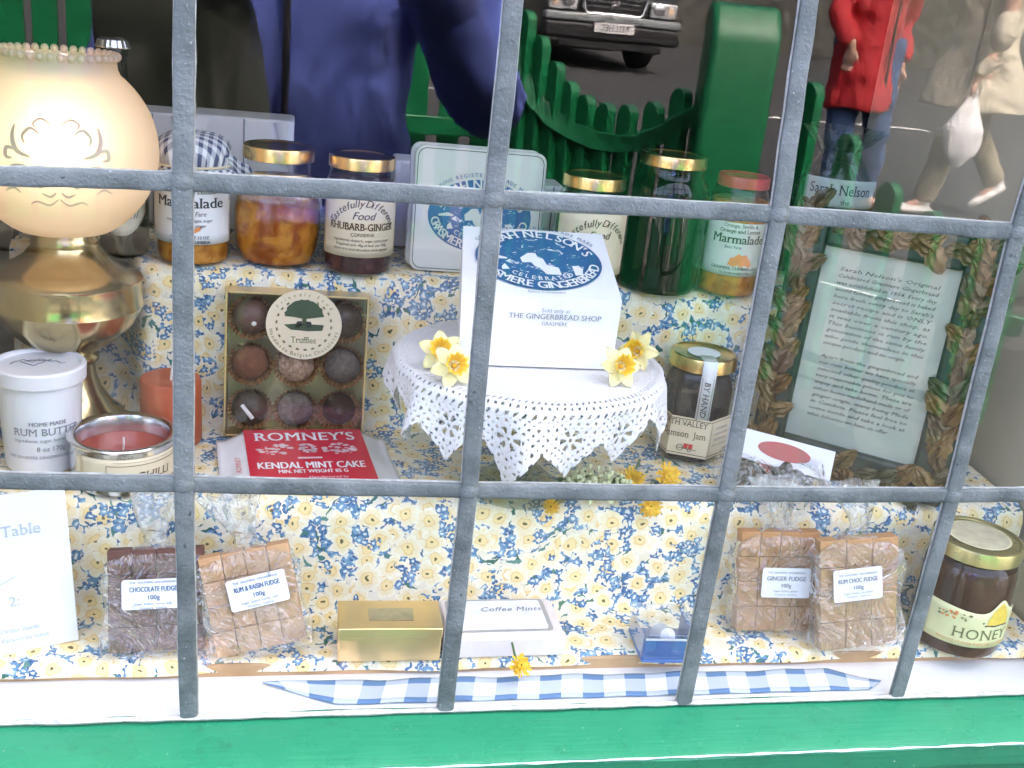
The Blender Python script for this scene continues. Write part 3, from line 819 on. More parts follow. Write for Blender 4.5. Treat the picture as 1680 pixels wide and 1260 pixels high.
# ------------------------------------------------------------------ tin sign with the blue oval
def oval_logo(parent, fm, rx, ry, white, blue_letters=True):
    """blue engraved oval: name round the top, product round the foot, figures in the middle"""
    g = G(); n = 64
    vs = [fm(0, 0)] + [fm(rx * math.cos(2 * math.pi * k / n), ry * math.sin(2 * math.pi * k / n)) for k in range(n)]
    g.add(vs, [(0, 1 + k, 1 + (k + 1) % n) for k in range(n)])
    base = g.build('oval_ground', M['ink_blue'], parent, smooth=False)
    def lift(d):
        def f(x, y):
            a, b, c = Vector(fm(x, y)), Vector(fm(x + .001, y)), Vector(fm(x, y + .001)); nn = (b - a).cross(c - a).normalized(); return a + nn * d
        return f
    l1, l2 = lift(.0003), lift(.0006)
    k_ = .72; g = G()
    vs = [l1(0, 0)] + [l1(rx * k_ * math.cos(2 * math.pi * k / n), ry * k_ * math.sin(2 * math.pi * k / n)) for k in range(n)]
    uv = [(.5, .5)] + [(.5 + .5 * math.cos(2 * math.pi * k / n), .5 + .5 * math.sin(2 * math.pi * k / n)) for k in range(n)]
    g.add(vs, [(0, 1 + k, 1 + (k + 1) % n) for k in range(n)], uvs=uv); g.build('engraving', M['engraving'], base, smooth=False)
    s_ = rx
    its = arc_items("SARAH NELSON'S", 0, 0, rx * .76, ry * .76, 168, 12, s_ * .25, bold=.02, serif=True)
    its += arc_items('GRASMERE GINGERBREAD', 0, 0, rx * .955, ry * .955, 190, 350, s_ * .235, bold=.02, serif=True)
    its += arc_items('CELEBRATED', 0, 0, rx * .70, ry * .70, 225, 315, s_ * .13, bold=.01, serif=True)
    lettering(its, l2, white, base)
    # white figures: woman with a basket, a cottage, a cat
    g = G()
    for pts in ([(-.30, .02), (-.16, .20), (-.04, .20), (-.02, .06), (.06, .02), (.10, -.18), (.28, -.26), (.30, -.50), (.06, -.50), (-.02, -.30), (-.10, -.24), (-.14, -.12), (-.28, -.14)],
                [(.50, -.18), (.60, -.16), (.66, -.28), (.64, -.46), (.52, -.50)], [(-.62, -.30), (-.56, -.20), (-.50, -.38), (-.62, -.40)],
                [(-.8, .0), (-.62, .06), (-.50, .0), (-.52, -.04), (-.8, -.05)]):
        g.add([l2(x * rx, y * ry) for x, y in pts], [tuple(range(len(pts)))])
    g.build('printed_figures', white, base, smooth=False)
    lettering(arc_items('GENUINE REGISTERED TRADE MARK', 0, 0, rx * 1.06, ry * 1.08, 150, 30, s_ * .10), l1, M['ink_blue'], base, 'outer_lettering')
    return base
p = onz(782, 460, Z2)
t = thing('tin_sign', 'pale green tin plate sign with dark blue oval print standing behind the parcel', 'sign', (p.x, .338, Z2 + .0005), (R(-5), 0, R(-2)))
g = G(); g.prism(rounded(.131, .124, .010, 6, 0, .062), 0, .006, Matrix.Rotation(R(90), 4, 'X') @ Matrix.Translation((0, 0, -.006)))
pl = g.build('tin_plate', M['sign_tin'], t, bevel=.0012)
ring = G(); o1, o2 = rounded(.126, .119, .009, 6, 0, .062), rounded(.1245, .1175, .0085, 6, 0, .062)
vs = [(x, -.0003, y) for x, y in o1] + [(x, -.0003, y) for x, y in o2]; n = len(o1)
ring.add(vs, [(i, (i + 1) % n, n + (i + 1) % n, n + i) for i in range(n)]); ring.build('dark_border', M['ink_green'], pl, smooth=False)
oval_logo(t, lambda x, y: (x + .002, -.0005, y + .058), .052, .036, M['sign_tin'])
p2 = t.copy(); link(p2)   # a second tin plate behind the first, only its edge shows
p2['label'] = 'second pale tin plate peeping out behind the sign, only its top edge showing'
p2.location = (t.location.x - .0035, t.location.y + .011, Z2 + .0015)
g = G(); g.prism(rounded(.131, .124, .010, 6, 0, .062), 0, .006, Matrix.Rotation(R(90), 4, 'X') @ Matrix.Translation((0, 0, -.006))); g.build('tin_plate', M['sign_tin'], p2, bevel=.0012)

# ------------------------------------------------------------------ wrapped white parcels on the back of the top step
def parcel(loc, d, label, rz=0):
    t = thing('wrapped_parcel', label, 'parcel', loc, (0, 0, rz), 'white parcels at the back')
    g = G(); g.box((0, 0, d[2] / 2), d); b = g.build('wrapping', M['paper_white'], t, bevel=.003)
    for s_ in (-1, 1):       # folded end flap, triangular
        f = G(); f.add([(s_ * d[0] / 2, -d[1] / 2 - .0012, d[2]), (s_ * d[0] * .30, -d[1] / 2 - .0012, d[2] * .98), (s_ * d[0] / 2, -d[1] / 2 - .0012, d[2] * .45)], [(0, 1, 2)]); f.build('end_flap', M['paper_white'], t, solid=.001)
    G().box((d[0] * .02, -d[1] / 2 - .0006, d[2] / 2), (.0012, .0012, d[2] * .98)).build('string', M['ink_grey'], t)
    return t
a, b = ony(310, 182, .47), ony(483, 190, .47)
parcel(((a.x + b.x) / 2, .50, Z2 + .0015), (b.x - a.x, .06, a.z - Z2 - .004), 'white paper parcel tied with string behind the amber preserve jar')
a2 = ony(190, 178, .47)
parcel(((a2.x + a.x) / 2 - .002, .503, Z2 + .0015), (a.x - a2.x - .004, .06, a.z - Z2 - .006), 'white paper parcel standing behind the gingham capped marmalade')
a, b = ony(650, 262, .43), ony(705, 262, .43)
parcel(((a.x + b.x) / 2, .455, Z2 + .0015), (b.x - a.x, .05, a.z - Z2 - .002), 'small white parcel half hidden between conserve jar and tin sign')
a, b = ony(890, 305, .42), ony(930, 305, .42)
parcel(((a.x + b.x) / 2, .45, Z2 + .0015), (b.x - a.x, .05, a.z - Z2 - .002), 'small white parcel half hidden between tin sign and crooked label jar')

# ------------------------------------------------------------------ brass oil lamp, lit
LX, LY = -.1285, .27
t = lamp = thing('brass_lamp', 'lit brass oil lamp with round frosted glass shade and beaded rim', 'lamp', (LX, LY, Z1 + .0015))
def up(z): return z - Z1
base = [(.0004, .0), (.056, .0), (.058, .004), (.0555, .009), (.047, .012), (.044, .018), (.045, .022), (.036, .030), (.026, .045), (.0215, .060), (.0205, .070), (.0245, .074), (.0245, .078), (.020, .082)]
G().lathe(base, 56).build('foot', M['brass'], t, sharp=50)
font = [(.018, .080), (.026, .084), (.042, .095), (.056, .110), (.0625, .123), (.0645, .127), (.0635, .131), (.0630, .149), (.0645, .152), (.061, .156), (.050, .161), (.046, .163), (.036, .170), (.029, .178), (.0275, .182)]
G().lathe(font, 64).build('oil_font', M['brass'], t, sharp=40)
neck = [(.0275, .180), (.0285, .182), (.0285, .187), (.027, .189), (.027, .199), (.0295, .201), (.0305, .204), (.0285, .207), (.020, .208)]
G().lathe(neck, 48).build('burner', M['brass'], t, sharp=40)
def shade_mat():
    m = NT('frosted_shade'); co = m.coord()
    tl = m.node('ShaderNodeBsdfTranslucent'); m.set(tl.inputs[0], (.90, .74, .55))
    pb = m.bsdf((.80, .70, .57), .32, spec=.5)
    mx = m.node('ShaderNodeMixShader'); mx.inputs[0].default_value = .5
    m.l.new(tl.outputs[0], mx.inputs[1]); m.l.new(pb, mx.inputs[2]); return m.done(mx.outputs[0])
GR = .0795; gc = .264                             # shade radius and centre height
sp = [(.027, .2035)]
for k in range(1, 23):
    a = R(-66 + (66 + 52) * k / 22); sp.append((GR * math.cos(a), gc + GR * math.sin(a)))
sp += [(.0470, .331), (.0465, .336), (.0468, .340)]
sh = G().lathe(sp, 64).build('glass_shade', shade_mat(), t, sharp=60)
g = G()
for k in range(38):
    a = 2 * math.pi * k / 38
    g.ball((.0470 * math.cos(a), .0470 * math.sin(a), .3415), (.0034, .0034, .0036), 8, 6)
g.build('beaded_rim', shade_mat(), sh)
def sph(u, v):       # etched ornament on the side towards the window
    a = u / GR - math.pi / 2 + .16; b = v / GR; rr = GR + .0005
    return (rr * math.cos(b) * math.cos(a), rr * math.cos(b) * math.sin(a), gc + rr * math.sin(b))
M['etch'] = plain('etched_ornament', (.60, .47, .35), .5, vary=.1)
for s_ in (-1, 1):
    for pts, wd in ((([(.010, -.014), (.022, -.004), (.034, -.004), (.040, -.013), (.033, -.019), (.026, -.014), (.029, -.010)]), .0014),
                    (([(.020, .004), (.030, .008), (.034, .018), (.033, .028)]), .0024), (([(.030, .008), (.038, .010), (.039, .003), (.034, .002)]), .0020),
                    (([(.013, .022), (.020, .026), (.026, .020), (.024, .014)]), .0016),
                    (([(.002, -.024), (.007, -.028), (.013, -.025)]), .0012), (([(.0005, -.030), (.008, -.036), (.018, -.033), (.024, -.036)]), .0011), (([(.030, -.026), (.036, -.022), (.044, -.026)]), .0012),
                    (([(.004, .030), (.012, .034), (.018, .030), (.015, .026)]), .0012), (([(.020, -.016), (.014, -.020), (.009, -.016)]), .0012)):
        g = G(); m_ = len(pts); fine = []
        for i in range(m_ - 1):
            for k in range(5):
                q = k / 5; p0, p1, p2_, p3 = pts[max(i - 1, 0)], pts[i], pts[i + 1], pts[min(i + 2, m_ - 1)]
                fine.append(tuple(.5 * (2 * p1[d] + (p2_[d] - p0[d]) * q + (2 * p0[d] - 5 * p1[d] + 4 * p2_[d] - p3[d]) * q * q + (3 * p1[d] - p0[d] - 3 * p2_[d] + p3[d]) * q ** 3) for d in (0, 1)))
        fine.append(pts[-1]); vs = []
        for i, (x, y) in enumerate(fine):
            a, b = fine[max(0, i - 1)], fine[min(len(fine) - 1, i + 1)]; L_ = math.hypot(b[0] - a[0], b[1] - a[1]) or 1
            nx, ny = -(b[1] - a[1]) / L_, (b[0] - a[0]) / L_; wq = wd * (.25 + .75 * math.sin(math.pi * (i + .6) / (len(fine) + .2))) / 1.2
            vs += [sph(s_ * (x + nx * wq), y + ny * wq), sph(s_ * (x - nx * wq), y - ny * wq)]
        g.add(vs, [(2 * i, 2 * i + 1, 2 * i + 3, 2 * i + 2) for i in range(len(fine) - 1)]); g.build('etched_scroll', M['etch'], sh)
me_ = NT('bulb_glow'); em = me_.node('ShaderNodeEmission'); me_.set(em.inputs[0], (1, .80, .58)); em.inputs[1].default_value = 1.2
BULB = em; bulb_m = me_.done(em.outputs[0])
G().ball((.009, -.050, gc + .013), (.013, .013, .016), 20, 14).build('bulb', bulb_m, t)
G().lathe([(.010, .205), (.011, gc - .020), (.008, gc - .012)], 16, Matrix.Translation((.004, -.022, 0))).build('bulb_holder', M['brass'], t)

# ------------------------------------------------------------------ rum butter tub, tin candle, pillar candle
p = onz(62, 788, Z1)
t = thing('butter_tub', 'white plastic tub of rum butter with snap lid', 'tub', (p.x - .002, p.y + .034, Z1 + .002), (0, 0, R(14)))
G().lathe([(.0004, .0005), (.0290, .0005), (.0305, .002), (.0345, .083), (.0345, .085)], 48).build('pot', M['tub'], t)
ld = G().lathe([(.0355, .0795), (.0375, .080), (.0378, .0915), (.0368, .0930), (.0345, .0934), (.0330, .0925), (.0325, .0900), (.0004, .0900)], 56).build('lid', M['tub'], t, sharp=30)
lettering([('~', 0, 0, .030, {'bold': .0, 'sx': 1.3})], lambda x, y: (x, y + .002, .0905), M['ink_grey'], ld, 'printed_hills')
g = G(); g.tube([(-.022 + .0036 * k, .004 + .007 * math.sin(k * .9) * (1 if k % 3 else .4), .0905) for k in range(13)], .0005, 5); g.tube([(-.014 + .003 * k, .010 + .004 * math.sin(k * 1.3 + 1), .0905) for k in range(9)], .0004, 5); g.build('hill_outline', M['ink_grey'], ld)
def tubmap(u, v): rr = .0306 + .0041 * v / .083 + .0006; return (rr * math.sin(u / .033), -rr * math.cos(u / .033), v)
lettering([('HOME MADE', .004, .047, .0052, {'bold': .02}), ('RUM BUTTER', .004, .038, .0095, {'serif': True}), ('Ingredients: sugar, butter, rum', .002, .032, .0042, {}), ('8 oz 170g', .006, .0235, .0060, {}), ('THE GRASMERE GINGERBREAD SHOP', .0, .0165, .0038, {})], tubmap, M['ink_grey'], t)

p = onz(190, 819, Z1)
t = thing('tin_candle', 'red wax candle in an open tin with cream label', 'candle', (p.x, p.y + .044, Z1 + .001), (0, 0, R(6)))
G().lathe([(.0004, .0006), (.0425, .0006), (.0430, .002), (.0430, .0385), (.0450, .0392), (.0455, .0408), (.0445, .0420), (.0420, .0422), (.0385, .0408), (.0375, .0385), (.0372, .024), (.0004, .024)], 64).build('tin', M['tin'], t, sharp=30)
G().lathe([(.0004, .0245), (.030, .0248), (.0370, .0262)], 48).build('wax', M['wax_red'], t)
G().tube([(0, 0, .0245), (.0006, 0, .031), (.0004, .0004, .036)], .0009, 6).build('wick', M['wick'], t)
lb = cyl_patch(.0434, .150, .005, .034, .9, 36).build('label', M['paper'], t, solid=.0003)
g = G()
fm = cyl_map(.0439)
for (x0, y0, x1, y1) in ((-.012, .028, .070, .0285), (-.012, .009, -.0115, .028), (-.012, .009, .07, .0095), (-.006, .0312, .07, .0315)):
    g.sheet(lambda u, v: fm(x0 + (x1 - x0) * u, y0 + (y1 - y0) * v), 24, 1)
g.build('border_line', M['ink_brown'], lb)
lettering([('CHILLI', .028, .015, .0100, {'serif': True, 'sx': 1.1, 'shear': .1})], cyl_map(.0440), M['ink_brown'], lb)

p = onz(272, 742, Z1)
t = thing('pillar_candle', 'orange pillar candle with white wick behind the tin candle', 'candle', (p.x + .002, p.y + .027, Z1 + .001))
G().lathe([(.0004, .0), (.0265, .0), (.0275, .002), (.0275, .0595), (.0262, .0625), (.0235, .0630), (.012, .0612), (.0004, .0600)], 48, wave=lambda r, z, a: r * (1 + .012 * math.sin(3 * a + z * 60))).build('wax', M['wax_orange'], t)
G().tube([(0, 0, .059), (.0012, 0, .071), (.0035, -.001, .085)], .0012, 6).build('wick', M['wick'], t)

# ------------------------------------------------------------------ box of chocolates leaning on the riser
a, b = ony(369, 692, .285), ony(594, 697, .285); top = ony(380, 474, .297)
BW = (b - a).length; BH = top.z - Z1 + .001
t = thing('chocolate_box', 'gold box of nine chocolates with clear lid and round cream sticker', 'chocolate box', ((a.x + b.x) / 2, .276, Z1 + .0025), (R(-5), 0, R(-1)))
RX = Matrix.Rotation(R(90), 4, 'X')
G().box((0, .0125, BH / 2), (BW - .002, .0015, BH - .002)).build('lining', M['gold_lining'], t)
for (x0, z0, sx_, sz_) in ((-BW / 2 + .001, BH / 2, .0022, BH), (BW / 2 - .001, BH / 2, .0022, BH)):
    G().box((x0, .0, z0), (sx_, .028, sz_)).build('side_wall', M['gold_card'], t, bevel=.0005)
for z0 in (.001, BH - .001):
    G().box((0, .0, z0), (BW - .0044, .028, .0022)).build('side_wall', M['gold_card'], t, bevel=.0005)
def cupmesh():
    return G().lathe([(.0150, -.012), (.0165, -.002), (.0212, .0075)], 64, RX, wave=lambda r, z, a: r * (1 + (.045 if z > 0 else .03) * math.cos(32 * a))).mesh('paper_cup', M['cup'])
cup_me = cupmesh()
kinds = [('milk_choc', 'dot'), ('milk_choc', None), ('choc', None), ('cocoa', None), ('nut', None), ('grey_truffle', None), ('choc', 'bar'), ('grey_truffle', None), ('choc', 'cone')]
for i, (mk, deco) in enumerate(kinds):
    cx, cz = (-1 + i % 3) * BW * .325 + random.uniform(-.001, .001), BH / 2 + (1 - i // 3) * BH * .318
    cu = bpy.data.objects.new('paper_cup', cup_me); link(cu, t); cu.location = (cx, .0, cz); cu.rotation_euler = (0, random.uniform(0, 1), 0)
    g = G()
    if deco == 'cone': g.lathe([(.0004, .013), (.004, .0115), (.009, .005), (.0158, -.004), (.0158, -.011)], 24, RX)
    else: g.ball((0, 0, 0), (.0172, .0140, .0170), 24, 16)
    ch = g.build('chocolate', M[mk], t, loc=(cx, -.001, cz))
    if deco == 'dot': G().ball((.003, -.0125, -.004), (.0028, .0016, .0028), 12, 8).build('icing_dot', M['icing'], ch)
    if deco == 'bar': G().tube([(-.007, -.0125, .006), (-.002, -.0142, .000), (.003, -.0132, -.007)], .0020, 8).build('icing_stripe', M['icing'], ch)
G().box((0, -.0150, BH / 2), (BW, .0006, BH)).build('clear_lid', clear('box_lid_film', (.97, .97, .97), refl=1.3, bump=.25, bscale=22, bdist=.003), t)
SX, SZ = .006, BH * .80
st = G().prism(oval(.0350, .0334, 48), 0, .0004, Matrix.Translation((SX, -.0158, SZ)) @ RX).build('sticker', M['paper'], t, smooth=False)
fm = lambda x, y: (SX + x, -.0165, SZ + y)
its = arc_items('Handmade Belgian Chocolates', 0, 0, .0325, .0310, 190, 350, .0050) + arc_items('Friendly Food', 0, 0, .0285, .0272, 150, 30, .0046)
lettering(its, fm, M['ink_olive'], st)
lettering([('Truffles', 0, -.0175, .0085, {'serif': True, 'sx': .9})], fm, M['ink_olive'], st, 'title_lettering')
g = G(); rng = random.Random(3)
for k in range(44):      # ring of printed leaves
    a = 2 * math.pi * k / 44; rr = .0245
    if 60 < math.degrees(a) % 360 < 120: continue
    x, y = rr * math.cos(a), rr * .95 * math.sin(a); q = a + 1.2 * (1 if k % 2 else -1)
    g.add([fm(x, y), fm(x + .0022 * math.cos(q + .4), y + .0022 * math.sin(q + .4)), fm(x + .004 * math.cos(q), y + .004 * math.sin(q)), fm(x + .0022 * math.cos(q - .4), y + .0022 * math.sin(q - .4))], [(0, 1, 2, 3)])
g.build('leaf_ring_print', M['ink_olive'], st, smooth=False)
g = G()
out = [(-.0175 + .0035 * 0, .0075)] + [(.0178 * math.cos(R(180 - 9 * k)) * (1 + .05 * math.sin(k * 2.3)), .0085 + .0155 * math.sin(R(180 - 9 * k)) * (1 + .06 * math.sin(k * 3.1))) for k in range(21)] + [(.0085, .0068), (.0022, .0058), (.0020, .0000), (-.0016, .0000), (-.0018, .0058), (-.0085, .0070)]
g.add([fm(x, y) for x, y in out], [tuple(range(len(out)))])
g.add([fm(x, y) for x, y in [(-.0185, -.0005), (-.006, .0010), (.008, .0008), (.0185, .0005), (.017, -.0050), (.004, -.0060), (-.012, -.0052)]], [tuple(range(7))])
g.build('tree_print', M['ink_green'], st, smooth=False)
g = G()
for s_ in (-1, 1): g.add([fm(s_ * .0018, .0045 - .001), fm(s_ * .0065, .0030), fm(s_ * .0080, -.0030), fm(s_ * .0022, -.0030)], [(0, 1, 2, 3)])
g.build('bench_print', M['ink'], st, smooth=False)

# ------------------------------------------------------------------ mint cake in its red wrapper
zc = Z1 + .013
q = [onz(398, 715, zc), onz(590, 708, zc), onz(622, 787, zc), onz(412, 790, zc)]
ctr = (q[0] + q[1] + q[2] + q[3]) / 4
ex = ((q[1] + q[2]) / 2 - (q[0] + q[3]) / 2); MW = ex.length; ey = ((q[0] + q[1]) / 2 - (q[2] + q[3]) / 2); MD = ey.length
t = thing('mint_cake', 'red and white wrapped bar of mint cake lying below the chocolate box', 'sweet bar', (ctr.x, ctr.y, Z1 + .002), (R(3), R(1), math.atan2(ex.y, ex.x) + R(1)))
G().box((0, 0, .0055), (MW * .97, MD * .92, .009)).build('bar', M['icing'], t, bevel=.002)
def wrap(u, v):
    x = (u - .5) * MW * 1.44; e = max(0, abs(x) - MW * .49)
    return (x, (v - .5) * MD * (1.02 + .25 * e), .0108 - min(.0098, e * .55) + .0012 * math.sin(v * 9 + u * 5) * min(1, e * 60))
G().sheet(wrap, 40, 16).build('waxed_wrapper', M['wax_paper'], t, solid=.0004)
rp = G().box((0, 0, .0122), (MW, MD, .0016)).build('red_label', M['mint_red'], t, bevel=.0004)
fm = lambda x, y: (x, y, .0134)
lettering([("ROMNEY'S", 0, MD * .27, MD * .225, {'bold': .012, 'serif': True, 'fit': MW * .84, 'gap': 1.06}), ('KENDAL MINT CAKE', 0, -MD * .26, MD * .165, {'bold': .02, 'fit': MW * .86}), ('MIN. NET WEIGHT 85 G', 0, -MD * .345, MD * .085, {'bold': .02, 'fit': MW * .55}), ('Manufactured by', .012, -MD * .44, MD * .05, {})], fm, M['ink_white'], rp)
g = G()
for cx_, cw, seed in ((-MW * .26, MW * .16, 1), (0, MW * .07, 2), (MW * .26, MW * .16, 3)):
    rng = random.Random(seed)
    for k in range(34):
        a, rr = rng.uniform(0, 6.28), rng.random() ** .5
        x, y = cx_ + cw * rr * math.cos(a) * .9, MD * .10 + MD * .10 * rr * math.sin(a); d = rng.uniform(.001, .0028)
        g.add([fm(x + d * 1.3 * math.cos(w_), y + d * math.sin(w_) * .8) for w_ in (0, 1.2, 2.4, 3.6, 4.8)], [(0, 1, 2, 3, 4)])
g.add([fm(-.011, -MD * .085), fm(.011, -MD * .085), fm(.011, -MD * .055), fm(-.011, -MD * .055)], [(0, 1, 2, 3)])
g.build('vignette_print', plain('pink_white_ink', (.80, .60, .60), .7), rp, smooth=False)
lettering([('ROMNEY', 0, 0, .007, {'rot': R(90)})], lambda x, y: (x - MW * .555, y - .012, .0098), M['ink_red'], t, 'side_lettering')

# ------------------------------------------------------------------ cake stand, lace mat, parcel, daffodils
PX, PY, PZ, PR = .2765, .17, .245, .119
t = thing('cake_stand', 'glass pedestal cake stand hidden under the lace mat', 'cake stand', (PX, PY, Z1 + .0012))
hP = PZ - Z1 - .004
M['stand_glass'] = clear('stand_glass', (.80, .84, .78), refl=1.8, haze=.10, hazecol=(.4, .42, .34))
G().lathe([(.0004, .004), (.03, .0015), (.052, .0005), (.0535, .003), (.030, .012), (.017, .024), (.013, .045), (.019, .060), (.013, .075), (.016, hP - .016), (.030, hP - .009)], 40).build('pedestal', M['stand_glass'], t)
G().lathe([(.0004, hP - .010), (.07, hP - .009), (PR - .002, hP - .006), (PR, hP - .003), (PR - .002, hP - .001), (.0004, hP - .001)], 64).build('plate', M['stand_glass'], t)
NS = 15
def drop(a):          # hem length round the mat: pointed scallops
    ph = (a * NS / (2 * math.pi)) % 1.0; tri = 1 - abs(2 * ph - 1)
    return .021 + .032 * tri ** 1.1 + .006 * math.sin(a * 3 + 1) + .006 * math.sin(a * 7 + 1) * math.sin(a * 2.0)
def doily(u, v):
    a = 2 * math.pi * u; L_ = PR + .006 + drop(a); s_ = v * L_
    if s_ < PR - .004: return (s_ * math.cos(a), s_ * math.sin(a), .0008 + .0005 * math.sin(a * 9) * (s_ / PR) ** 2)
    d = s_ - (PR - .004)
    bend = min(1, d / .010)
    wv = math.sin(a * 7 + .6 + .5 * math.sin(a * 3)) * .55 + math.sin(a * NS + 2 + .8 * math.sin(a * 2)) * .45
    rr = PR - .004 + .006 * math.sin(bend * 1.57) + wv * .019 * (d / .06) ** 1.1 + .004 * d / .06
    z = .0008 - (0 if d < .002 else (d - .002) * (.55 + .45 * bend)) 
    return (rr * math.cos(a), rr * math.sin(a), z)
def lace_keep(u, v):
    a = 2 * math.pi * u; L_ = PR + .006 + drop(a); s_ = v * L_; d = s_ - (PR - .012)
    if d < 0: return True
    arc = a * PR
    def slot(period, off, d0, d1, wd, lean=0):
        x = (arc + off + lean * (d - d0)) % period; return d0 < d < d1 and abs(x - period / 2) < wd / 2
    if slot(.0056, 0, .0012, .0062, .0021, .4): return False
    if slot(.0062, .002, .0105, .0128, .0021): return False
    if slot(.0074, .001, .0160, .0192, .0024, .8): return False
    ph = (a * NS / (2 * math.pi)) % 1.0; end = .012 + .006 + drop(a); top_ = .023
    x = (ph - .5) * 2 * math.pi * PR / NS; y = d - (top_ + .015)
    r_ = math.hypot(x, y); th = math.atan2(y, x)
    if end - d < .0035: return not (((arc * 1.0) % .0075) < .0022 and end - d < .0022)
    if .0042 < r_ < .0098 and math.cos(6 * th) > .05: return False          # rosette
    if r_ < .0015: return False
    if d > .020 and r_ > .0112:                                             # open net between the rosettes
        i_, j_ = math.floor(arc / .0036), math.floor(d / .0036)
        if (i_ + j_) % 2 == 0 and (arc / .0036 - i_ - .5) ** 2 + (d / .0036 - j_ - .5) ** 2 < .085 + .06 * math.sin(i_ * 12.9 + j_ * 78.2): return False
        return True
    if .0118 < r_ < .0150 and math.cos(13 * th + 1) > .25 and d > top_: return False
    if d > top_ and .0165 < r_ < .0205 and math.cos(11 * th) > .35: return False
    return True
g = G(); g.sheet(doily, 900, 150, keep=lambda u, v: lace_keep(u, v), wrap=True)
lace = tag(g.build('lace_mat', M['lace'], sharp=180, solid=.0011, loc=(PX, PY, PZ - .0028)), 'white crocheted lace mat with pointed edge draped over the cake stand', 'lace mat')

# gingerbread parcel: a wedge, higher at the back
zp = PZ + .0006
fl, fr = onz(768, 604, zp), onz(1006, 609, zp); yf = .140; DB = .092
tl, tr = ony(757, 483, yf), ony(1021, 492, yf); kl, kr = ony(760, 371, yf + DB), ony(988, 384, yf + DB)
x0, x1 = .2055, fr.x
cx_ = (x0 + x1) / 2
t = thing('gingerbread_parcel', 'white paper gingerbread parcel with blue oval print on its sloping top', 'parcel', (cx_, yf, zp))
zf, zk = (tl.z + tr.z) / 2 - zp, (kl.z + kr.z) / 2 - zp
xa, xb = tl.x - cx_, tr.x - cx_; ka, kb = kl.x - cx_, kr.x - cx_
vs = [(xa + .003, 0, 0), (xb - .001, 0, 0), (xb, 0, zf), (xa, 0, zf), (ka + .003, DB, 0), (kb, DB, 0), (kb, DB, zk), (ka, DB, zk)]
# soft paper: subdivide the faces and let them sag a little
g = G()
def quad(p0, p1, p2, p3, n, amp, seed):
    rng = random.Random(seed); nn = (Vector(p1) - Vector(p0)).cross(Vector(p3) - Vector(p0)).normalized()
    ph = [rng.uniform(0, 6) for _ in range(4)]
    def f(u, v):
        p = Vector(p0).lerp(Vector(p1), u).lerp(Vector(p3).lerp(Vector(p2), u), v)
        w_ = math.sin(math.pi * u) * math.sin(math.pi * v)
        return p + nn * amp * w_ * (math.sin(u * 5 + ph[0]) + .6 * math.sin(v * 7 + ph[1]) + .4 * math.sin((u + v) * 13 + ph[2]))
    g.sheet(f, n, n)
quad(vs[0], vs[1], vs[2], vs[3], 10, .0006, 1); quad(vs[3], vs[2], vs[6], vs[7], 10, .0002, 2); quad(vs[4], vs[0], vs[3], vs[7], 10, .0016, 3)
quad(vs[1], vs[5], vs[6], vs[2], 10, .0012, 4); quad(vs[5], vs[4], vs[7], vs[6], 4, .0004, 5); quad(vs[0], vs[4], vs[5], vs[1], 2, 0, 6)
bmw = g.build('paper_wrapping', M['paper_white'], t, sharp=50)
A_, B_, K_ = Vector(vs[3]), Vector(vs[2]), (Vector(vs[7]) + Vector(vs[6])) / 2
mid = (A_ + B_) / 2; eu = (B_ - A_).normalized(); ev = (K_ - mid); ev = (ev - eu * ev.dot(eu)).normalized(); en = eu.cross(ev)
TD = (K_ - mid).length
logo_c = mid + ev * TD * .52 + eu * .004 + en * .0014
oval_logo(t, lambda x, y: tuple(logo_c + eu * x + ev * y), .0565, TD * .435, M['paper_white'])
lettering([('Baked in Grasmere', 0, -TD * .475, .0042, {})], lambda x, y: tuple(logo_c + eu * x + ev * y), M['ink_grey'], t, 'top_lettering')
fm = lambda x, y: ((xa + xb) / 2 + x + .012, -.0022, y)
lettering([('Sold only at', 0, zf - .0125, .0052, {}), ('THE GINGERBREAD SHOP', 0, zf - .0185, .0066, {'bold': .015, 'sx': 1.05}), ('GRASMERE', 0, zf - .0240, .0046, {'bold': .01})], fm, M['ink_grey'], t, 'front_lettering')

def daffodil(loc, rot, label, sc=1.0):
    t = thing('daffodil_bloom', label, 'flower', loc, rot, 'daffodil blooms on the lace mat')
    rng = random.Random(int(loc[0] * 1e5))
    for k in range(6):
        L_, Wd = .0170 * sc, .0068 * sc; bend = rng.uniform(-.003, .005)
        def f(u, v):
            wv = Wd * math.sin(math.pi * min(1, u * .93 + .07)) ** .7 * (1 - .25 * u)
            return (L_ * u + .002, (v - .5) * 2 * wv, .0012 - bend * u * u + .0016 * (abs(v - .5) * 2) ** 2 + (k % 2) * .0006)
        o = G().sheet(f, 8, 4).build('petal', M['petal'], t, solid=.0004); o.rotation_euler = (0, rng.uniform(-.15, .1), 2 * math.pi * k / 6 + rng.uniform(-.12, .12))
    G().lathe([(.0004, .001), (.0040 * sc, .0015), (.0058 * sc, .006), (.0068 * sc, .010), (.0084 * sc, .0125)], 48, wave=lambda r, z, a: r * (1 + (.10 * math.sin(a * 11) + .05 * math.sin(a * 7) if z > .0095 else 0))).build('trumpet', M['corona'], t, solid=.0004)
    G().ball((0, 0, .004), (.0020, .0020, .0026), 8, 6).build('stamen', M['dandelion'], t)
    G().tube([(0, 0, 0), (0, .004, -.006), (0, .009, -.0085)], .0016, 6).build('stalk', M['leaf'], t)
zl = PZ + .003
